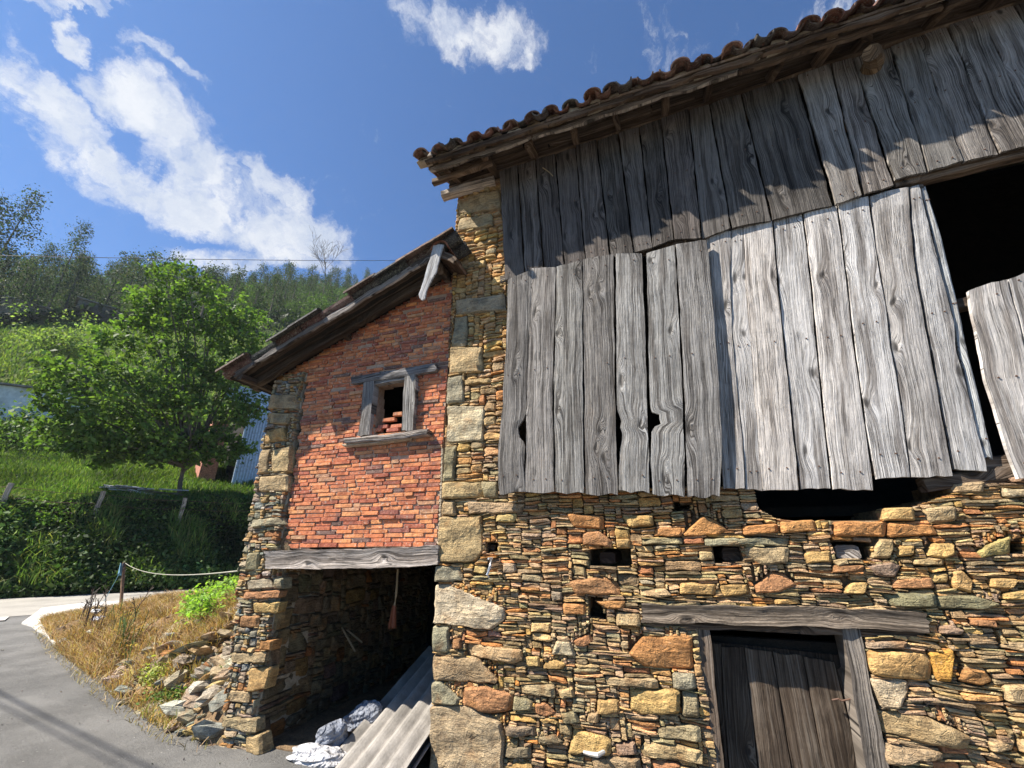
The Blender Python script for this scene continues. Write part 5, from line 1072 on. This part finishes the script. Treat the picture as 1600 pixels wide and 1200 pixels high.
# ---- fence along the bank top
fence = root('wire_fence', from_px(160, 27.8), 'leaning wooden posts and thin wires along the bank top', 'fence'); pp = []
for x, y1, y0, s in ((7, 752, 792, 27.6), (160, 742, 796, 27.6), (290, 742, 802, 27.4), (-150, 760, 800, 27.6), (420, 742, 800, 27.4)):
    r = ray(x, (y0+y1)/2); a = s/(r[0]*NX+r[1]*NY); X, Y = r[0]*a, r[1]*a; Z = hz_at(X, Y); hgt = 1.55
    lean = random.uniform(-.1, .1); beam('post', (X, Y, Z-.2), (X+lean*NY, Y-lean*NX, Z+hgt), .085, .085, fence, M_GREY, up=(NX, NY, 0), tint=(.8, .72, .6), n=8, wob=.02); pp.append(Vector((X, Y, Z+hgt)))
pp = sorted(pp, key=lambda p: -p.x*NY+p.y*-NX)
for k in range(3):
    for a_, b_ in zip(pp[:-1], pp[1:]):
        a2, b2 = a_-Vector((0, 0, .15+.42*k)), b_-Vector((0, 0, .15+.42*k)); m_ = (a2+b2)/2-Vector((0, 0, .08)); V, F = tube([a2, m_, b2], .010, 4); q_ = MB(); q_.add(V, F); q_.build('wire', M_IRON, fence)

# ---- far buildings
def face_box(name, x, s, w_, d_, h_, label, cat_, wallmat, roofmat, pitch=.3, sink=.5, rot=0., col=PAL['n'], over=.3, yref=600):
    X, Y, Z = from_px(x, s, yref); t = root(name, (X, Y, Z-sink), label, cat_); c, sn = math.cos(rot), math.sin(rot)
    ex = np.array([NY, -NX])*-1*-1; ex = np.array([NY, -NX]); ey = np.array([NX, NY]); e1 = ex*c+ey*sn; e2 = -ex*sn+ey*c
    def W3(u, v, z): p = np.array([X, Y])+e1*u+e2*v; return (p[0], p[1], Z-sink+z)
    V = [W3(u, v, z+(pitch*v if z > 0 else 0)) for u in (-w_/2, w_/2) for v in (0, d_) for z in (0, h_+sink)]
    mb = MB(); mb.add(V, BOXF, col, np.tile((1, 2, 3), (8, 1))); mb.build('wall', wallmat, t)
    V = [W3(u, v, z+pitch*v) for u in (-w_/2-over, w_/2+over) for v in (-over, d_+over) for z in (h_+sink+.02, h_+sink+.14)]
    mb = MB(); mb.add(V, BOXF, (.12, .09, .07)); mb.build('roof', roofmat, t); return t, W3
M_WHITE = mat_conc('stained_whitewash', (.45, .45, .42), (.82, .82, .78), 1.1)
M_OLDROOF = mat_conc('old_sheet_roof', (.16, .13, .11), (.36, .32, .28), 1.5)
t, W3 = face_box('white_cottage', -12, 47, 9.0, 5, 3.0, 'low whitewashed hut with stained wall at the left edge', 'hut', M_WHITE, M_OLDROOF, .05, .6, -.25)
t, W3 = face_box('stone_hut', 36, 82, 4.6, 3, 3.0, 'small grey stone hut at the foot of the wood', 'hut', M_STONE, M_OLDROOF, .1, .6, .1, PAL['n'], yref=490)
t, W3 = face_box('ruined_barn', 200, 79, 11, 3, 1.5, 'long low dark ruin with a sagging roof below the wood', 'ruin', M_STONE, M_OLDROOF, .05, .8, .12, PAL['d'], yref=500)
# corrugated metal shed behind the pier
M_BLUE = flat('blue_grey_sheet_metal', (.56, .68, .82), .4, .1)
def corr_panel(name, P0, P1, z0, z1, mat, parent, waves, amp=.04, th=.01):
    P0, P1 = np.array(P0), np.array(P1); d = P1-P0; L = np.linalg.norm(d); d /= L; nn = np.array([d[1], -d[0]]); nu = waves*6+1; V = []; F = []
    for sd in (0, 1):
        for i in range(nu):
            f = i/(nu-1); p = P0+d*L*f+nn*(amp*math.sin(2*math.pi*waves*f)-(th if sd else 0)); V += [(p[0], p[1], z0), (p[0], p[1], z1)]
    N = nu*2
    for i in range(nu-1): a = i*2; F += [(a, a+2, a+3, a+1), (N+a, N+a+1, N+a+3, N+a+2), (a+1, a+3, N+a+3, N+a+1)]
    for a in (0, N-2): F.append((a, a+1, N+a+1, N+a))
    return mesh(name, V, F, mat, parent)
ms = root('metal_shed', from_px(400, 33), 'blue-grey corrugated metal shed half hidden by the tree', 'shed')
def gp(x, s, y=690): r = ray(x, y); a = s/(r[0]*NX+r[1]*NY); return np.array([r[0]*a, r[1]*a, CAMZ+r[2]*a])
a0, a1 = gp(366, 32.6, 735), gp(462, 33.0, 735); zt = gp(400, 33, 640)[2]; zl = gp(400, 33, 735)[2]
corr_panel('door', a0[:2], a1[:2], zl-1.2, zt, M_BLUE, ms, 22)
b0, b1 = gp(352, 32.4, 620), gp(462, 32.8, 620); corr_panel('fascia', b0[:2], b1[:2], gp(400, 33, 636)[2], gp(400, 33, 612)[2], M_BLUE, ms, 3, .09)
q_ = MB(); e = np.array([NX, NY])*5
q_.add([(p[0], p[1], z) for p in (a0[:2]+e*.04, a1[:2]+e*.04, a1[:2]+e, a0[:2]+e) for z in (zl-1.2, zt+.5)], [(0, 2, 3, 1), (2, 4, 5, 3), (4, 6, 7, 5), (6, 0, 1, 7), (1, 3, 5, 7)], PAL['n'], np.tile((1, 2, 3), (8, 1))); q_.build('wall', M_DARK, ms)
c0, c1 = gp(322, 33.6, 700), gp(348, 33.3, 700); zc0, zc1 = gp(340, 33, 742)[2], gp(340, 33, 655)[2]
q_ = MB(); e = np.array([NX, NY])
q_.add([(p[0], p[1], z) for p in (c0[:2], c1[:2], c1[:2]+e*3, c0[:2]+e*3) for z in (zc0-1, zc1)], [(0, 2, 3, 1), (2, 4, 5, 3), (4, 6, 7, 5), (6, 0, 1, 7), (1, 3, 5, 7)], (.5, .22, .15), np.tile((1, 2, 3), (8, 1)))
tag(q_.build('brick_outhouse', M_BRICK), 'small reddish outhouse wall left of the metal shed, behind the tree', 'outhouse')
# heap of timber and slates in the meadow
pile = root('timber_pile', from_px(245, 30.5), 'low pile of pale planks and slates under the big tree', 'pile')
for i in range(26):
    p = gp(random.uniform(196, 292), 30.2+random.uniform(-.4, .4), 700); z = hz_at(p[0], p[1])+random.uniform(.1, .55); a = random.uniform(-.35, .35); L = random.uniform(.5, 1.4)
    d = np.array([NY, -NX, 0])*math.cos(a)+np.array([NX, NY, 0])*math.sin(a); beam('plank', np.array([p[0], p[1], z])-d*L/2, np.array([p[0], p[1], z+random.uniform(-.1, .1)])+d*L/2, .08, .03, pile, M_GREY if i % 3 else M_BRWN, tint=(1.3, 1.35, 1.45), n=4)

# ---- overhead cables
def cable(name, A, B, r, sag, label):
    A, B = Vector(A), Vector(B); pts = [A.lerp(B, i/24)-Vector((0, 0, sag*4*(i/24)*(1-i/24))) for i in range(25)]; V, F = tube(pts, r, 5); q_ = MB(); q_.add(V, F); o = q_.build(name, flat('black_cable', (.03, .03, .035))); tag(o, label, 'cable')
cable('overhead_cable', gp(-260, 34, 393), gp(760, 34, 405), .022, .35, 'black overhead cable crossing the sky in front of the wood')
g1, g2 = np.array(atg(0, 1082)), np.array(atg(250, 1206)); dd = (g2-g1)/np.linalg.norm(g2-g1); up_ = -np.array(SUND)*(7.5/abs(SUND.z))
cable('overhead_cable', g1-dd*14+up_, g2+dd*9+up_, .02, .02, 'black cable running over the road, outside the picture')
g1, g2 = np.array(atg(0, 1100)), np.array(atg(210, 1206)); dd = (g2-g1)/np.linalg.norm(g2-g1)
cable('overhead_cable', g1-dd*14+up_, g2+dd*9+up_, .014, .02, 'thinner cable beside it over the road, outside the picture')

# ------------------------------------------------------------------ the earth bank: post, rope, rubble, straw, nettles
def bank_pt(x, y, k=0):
    r = ray(x, y); a = np.linspace(2.5, 19, 700); X, Y = r[0]*a, r[1]*a; h = np.maximum(np.where(Y > 3.3, heap(X, Y), 0), 0)
    i = np.nonzero(CAMZ+r[2]*a <= h)[0]
    return np.array([X[i[0]], Y[i[0]], h[i[0]]]) if len(i) else None
pb = bank_pt(191, 950); pb = pb if pb is not None else np.array([-12, 7.4, .4])
post = root('rope_post', tuple(pb), 'thin wooden post with a blue rag and a rope tied at its top', 'post')
dpt = pb[1]; ptop = np.array(at(194, 879, dpt))
beam('post', pb-np.array([0, 0, .2]), ptop, .035, .035, post, M_BRWN, up=(0, 1, 0), tint=(1.4, 1.1, .9), n=8, wob=.006)
q_ = MB(); V = []; F = []
for i in range(9):
    for j in range(7):
        f, gk = i/8, j/6; V.append((ptop[0]+.06*math.cos(gk*5)*(.6+f)+.07*f, ptop[1]-.05+.05*math.sin(gk*5), ptop[2]-.02-.42*f*(1-.3*gk)+.02*math.sin(gk*9+f*5)))
for i in range(8):
    for j in range(6): a = i*7+j; F.append((a, a+7, a+8, a+1))
q_.add(V, F); q_.build('rag', flat('blue_rag', (.16, .34, .46)), post)
def rope(A, B, sag, r, mat, name, label):
    A, B = Vector(A), Vector(B); pts = [A.lerp(B, i/16)-Vector((0, 0, sag*4*(i/16)*(1-i/16))) for i in range(17)]; V, F = tube(pts, r, 5); q_ = MB(); q_.add(V, F); o = q_.build(name, mat); tag(o, label, 'rope')
rope(at(196, 880, dpt), (-4.56, 3.9, at(380, 892, 3.9)[2]), .16, .008, flat('pale_rope', (.42, .4, .32)), 'rope', 'pale rope sagging from the post to the stone pier')
rope(at(192, 886, dpt), at(162, 940, dpt-.3), .02, .008, flat('blue_twine', (.15, .32, .38)), 'rope', 'blue twine slanting down from the post to the straw')
# rubble
def boulder(r, rng):
    V = []; nt, npb = 7, 4; V.append((0, 0, -r[2]*.9))
    for i in range(1, npb):
        for j in range(nt): a, b = 2*math.pi*(j+.5*(i % 2))/nt, math.pi*i/npb; k = rng.uniform(.75, 1.15); V.append((math.sin(b)*math.cos(a)*r[0]*k, math.sin(b)*math.sin(a)*r[1]*k, -math.cos(b)*r[2]*k))
    V.append((0, 0, r[2]*.9)); F = []
    for j in range(nt): F.append((0, 1+(j+1) % nt, 1+j)); F.append((1+(npb-2)*nt+j, 1+(npb-2)*nt+(j+1) % nt, 1+(npb-1)*nt))
    for i in range(npb-2):
        for j in range(nt): a = 1+i*nt; F.append((a+j, a+(j+1) % nt, a+nt+(j+1) % nt, a+nt+j))
    return np.array(V), F
from mathutils import Euler
rub = []
for i in range(1500):
    near = i < 950
    x = random.uniform(-7.6, -4.2) if near else random.uniform(-13.5, -4.6); ye = float(np.interp(x, EX, EY)); y = ye+random.random()**1.2*(2.3 if near else 2.2)-(.08 if near else 0)
    if x > -4.7 and y > 4.2+2: continue
    if near and random.random() < .3*max(0, (-x-5.8)): continue
    sz_ = random.uniform(.03, .07) if random.random() < .7 else random.uniform(.07, .17)
    if not near: sz_ *= .6
    if x > -4.3 and y > 3.8: continue
    rub.append((sz_, x, y))
rub.sort(reverse=True); small = MB()
for i, (s_, x, y) in enumerate(rub):
    V, F = boulder((s_*random.uniform(.9, 1.7), s_*random.uniform(.6, 1.1), s_*random.uniform(.28, .6)), RN); E = np.array(Euler((random.uniform(-.5, .7), random.uniform(-.5, .5), random.uniform(0, 6.3))).to_matrix())
    z = max(0, float(heap(x, y))); V = V@E.T+np.array([x, y, z+s_*.18]); c = jit(PAL[random.choices('nbgtwyo', [26, 18, 18, 18, 10, 6, 3])[0]], .2); W = np.tile(RN.uniform(0, 30, 3), (len(V), 1))
    if i < 150: o = mesh('rubble_stone', V, F, M_STONE, col=c, uvw=W); tag(o, 'angular fallen stone lying in the rubble beside the pier and verge', 'stone', 'fallen stones on the earth bank')
    else: small.add(V, F, c, W)
tag(small.build('small_rubble', M_STONE), 'small broken stones scattered over the earth bank', 'rubble', kind='stuff')
# straw
def heap_pts(n, x0, x1, d0, d1, pw=1.):
    x = RN.uniform(x0, x1, n); y = np.interp(x, EX, EY)+d0+(d1-d0)*RN.random(n)**pw; return np.stack([x, y, np.maximum(heap(x, y), 0)], 1)
P = heap_pts(70000, -15., -5.9, -.12, 3.0); pat = (np.sin(P[:, 0]*1.9+P[:, 1]*1.3)+np.sin(P[:, 0]*4.1-P[:, 1]*3.)*.6+RN.normal(size=len(P))*.6) > -.75
P = P[pat]; cl = lcol(len(P), (.42, .25, .12), .38, (.55, .42, .25), .35); k = RN.random(len(P)) < .22; cl[k] *= .4
V, F, c = blades(P, .17, .010, cl, 1.6); tag(mesh('dry_straw', V, F, M_DRY, col=c), 'orange dead grass matted over the earth bank', 'dry grass', kind='stuff')
P = heap_pts(9000, -6.6, -4.5, -.15, 2.2); P = P[np.sin(P[:, 0]*5+P[:, 1]*4) > .1]; V, F, c = blades(P, .12, .010, lcol(len(P), (.42, .28, .12), .4, (.3, .3, .1), .3), 1.6); tag(mesh('dry_straw', V, F, M_DRY, col=c), 'dead grass stalks among the rubble next to the pier', 'dry grass', kind='stuff')
def shrublet(name, label, cat_, cpts, leaf, per, colr, alt, h=.35, rad=.1):
    t = root(name, tuple(np.mean(cpts, axis=0)), label, cat_); mb = MB(); L = []
    for p in cpts:
        hh = h*random.uniform(.5, 1.25); q = p+np.array([random.uniform(-.12, .12), random.uniform(-.12, .12), hh]); V, F = tube([p-np.array([0, 0, .05]), (p+q)/2+np.array([.02, 0, 0]), q], .006, 3, caps=False); mb.add(V, F)
        f = RN.random(per)[:, None]**.7; L.append(p+(q-p)*f+RN.normal(size=(per, 3))*rad*np.array([1, 1, .6]))
    C = np.concatenate(L); V, F, c = leaf_mesh(C, leaf, lcol(len(C), colr, .25, alt, .3), .62, 1.1); mesh('leaves', V, F, M_LEAF, t, col=c)
    tag(mb.build('stems', flat('green_stem', (.12, .2, .05)), t), kind='stuff'); return t
def px_pts(lst, n, jx, jy):
    O = []
    for _ in range(n*6):
        if len(O) >= n: break
        x, y = random.choice(lst); p = bank_pt(x+random.gauss(0, jx), y+random.gauss(0, jy))
        if p is not None and p[2] > .02: O.append(p)
    print('px_pts', n, len(O)); return O or [np.array([-5, 4.5, .3])]
P = heap_pts(900, -14.5, -4.2, -.3, -.02); P[:, 2] = .012; V, F, c = blades(P, .07, .008, lcol(len(P), (.4, .3, .16), .4, (.16, .12, .08), .4), 2.5); tag(mesh('loose_straw', V, F, M_DRY, col=c), 'loose straw and crumbs along the road edge of the bank', 'straw', kind='stuff')
shrublet('nettle_patch', 'bright green nettle patch growing against the pier', 'nettles', px_pts([(352, 920), (336, 935), (318, 955), (362, 935), (340, 915), (368, 905), (308, 965)], 110, 9, 6), .07, 26, (.22, .36, .06), (.32, .46, .1), .28, .09)
shrublet('nettle_patch', 'smaller green nettle clump at the crest of the straw bank', 'nettles', px_pts([(250, 915), (240, 920), (262, 912), (275, 918)], 34, 6, 3), .085, 26, (.2, .34, .06), (.3, .42, .1), .5, .10)
shrublet('weed_tuft', 'yellow-green weed tuft at the road edge below the rubble', 'weeds', px_pts([(238, 1072), (228, 1080), (246, 1062)], 26, 6, 5), .05, 16, (.34, .38, .1), (.42, .42, .16), .15, .06)
shrublet('weed_tuft', 'small dark green weeds at the road edge near the pier', 'weeds', px_pts([(258, 1104), (270, 1098), (250, 1100)], 18, 5, 3), .045, 16, (.12, .2, .05), (.2, .3, .08), .12, .05)
shrublet('weed_tuft', 'dry leafy seedlings growing between straw and rubble', 'weeds', px_pts([(190, 1010), (200, 1030), (180, 1000), (175, 985)], 40, 12, 14), .04, 12, (.24, .15, .07), (.34, .24, .1), .38, .05)
q_ = MB()
for k in range(26):
    x, y = random.choice([(135, 985), (150, 990), (127, 980), (290, 890), (300, 900), (282, 895), (178, 1000), (208, 985)]); p = bank_pt(x+random.gauss(0, 4), y)
    if p is None: continue
    hh = random.uniform(.35, .8); pts = [p, p+np.array([random.uniform(-.05, .05), 0, hh*.5]), p+np.array([random.uniform(-.15, .15), random.uniform(-.1, .1), hh])]; V, F = tube(pts, [.010, .008, .004], 4); q_.add(V, F)
    for m_ in range(5): e = pts[1]+(pts[2]-pts[1])*random.random(); V, F = tube([e, e+np.array([random.uniform(-.12, .12), random.uniform(-.1, .1), random.uniform(.02, .12)])], .005, 3); q_.add(V, F)
tag(q_.build('dead_stalks', flat('dead_stalk', (.09, .06, .045))), 'dark dead weed stalks standing on the bank', 'dead stalks', kind='stuff')
# pale litter on the bank
for (x, y, w_, c, l) in ((147, 962, .16, (.75, .76, .8), 'white crushed bottle lying on the straw'), (152, 975, .2, (.5, .52, .62), 'bluish-grey litter lump on the straw bank')):
    p = bank_pt(x, y)
    if p is not None: V, F = boulder((w_, w_*.5, w_*.35), RN); o = mesh('litter', V+p+np.array([0, 0, .08]), F, flat('litter_plastic', c, .4), smooth=False); tag(o, l, 'litter')
# asphalt grit
P = np.stack([RN.uniform(-12, -3, 260), RN.uniform(1.5, 7, 260), np.zeros(260)], 1); q_ = MB()
for p in P:
    if heap(p[0], p[1]) > .01: continue
    V, F = boulder((random.uniform(.004, .011),)*3, RN); q_.add(V+p+np.array([0, 0, .006]), F, jit((.4, .37, .32), .3))
tag(q_.build('grit', M_STONE), 'loose grit and crumbs of stone on the asphalt', 'grit', kind='stuff')
print('objects', len(sc.objects), 'tris', sum(len(m.polygons)*2 for m in bpy.data.meshes))

# ------------------------------------------------------------------ thin summer haze over the valley
mh, q = newmat('thin_haze'); pv = q.node('ShaderNodeVolumePrincipled', {'Color': (.80, .88, 1.), 'Density': .00026, 'Anisotropy': .3}); q.node('ShaderNodeOutputMaterial', {1: pv})
mb = MB(); mb.add(boxv(-420, 260, -120, 420, -2.2, 230), BOXF); tag(mb.build('haze', mh), kind='stuff')
# nail heads along the rails of the cladding: small iron dots with a rust streak of real depth
nm = MB()
for o in [o for o in sc.objects if o.name.split('.')[0] == 'board']:
    lo_ = [o.matrix_basis.translation+v.co for v in o.data.vertices[:len(o.data.vertices)//2]]
    x0, x1 = min(v.x for v in lo_), max(v.x for v in lo_); z0, z1 = min(v.z for v in lo_), max(v.z for v in lo_)
    for f in (.06, .5, .94):
        z = z0+(z1-z0)*f+random.uniform(-.03, .03); row_ = [v for v in lo_ if abs(v.z-z) < .06]
        if not row_: continue
        a, b = min(v.x for v in row_), max(v.x for v in row_); y = min(v.y for v in row_)
        for g_ in (.25, .72):
            if random.random() < .25: continue
            x = a+(b-a)*(g_+random.uniform(-.06, .06)); V, F = tube([(x, y-.005, z), (x, y+.012, z)], .006, 6); nm.add(V, F)
tag(nm.build('nail_heads', M_IRON, barn), kind='stuff')
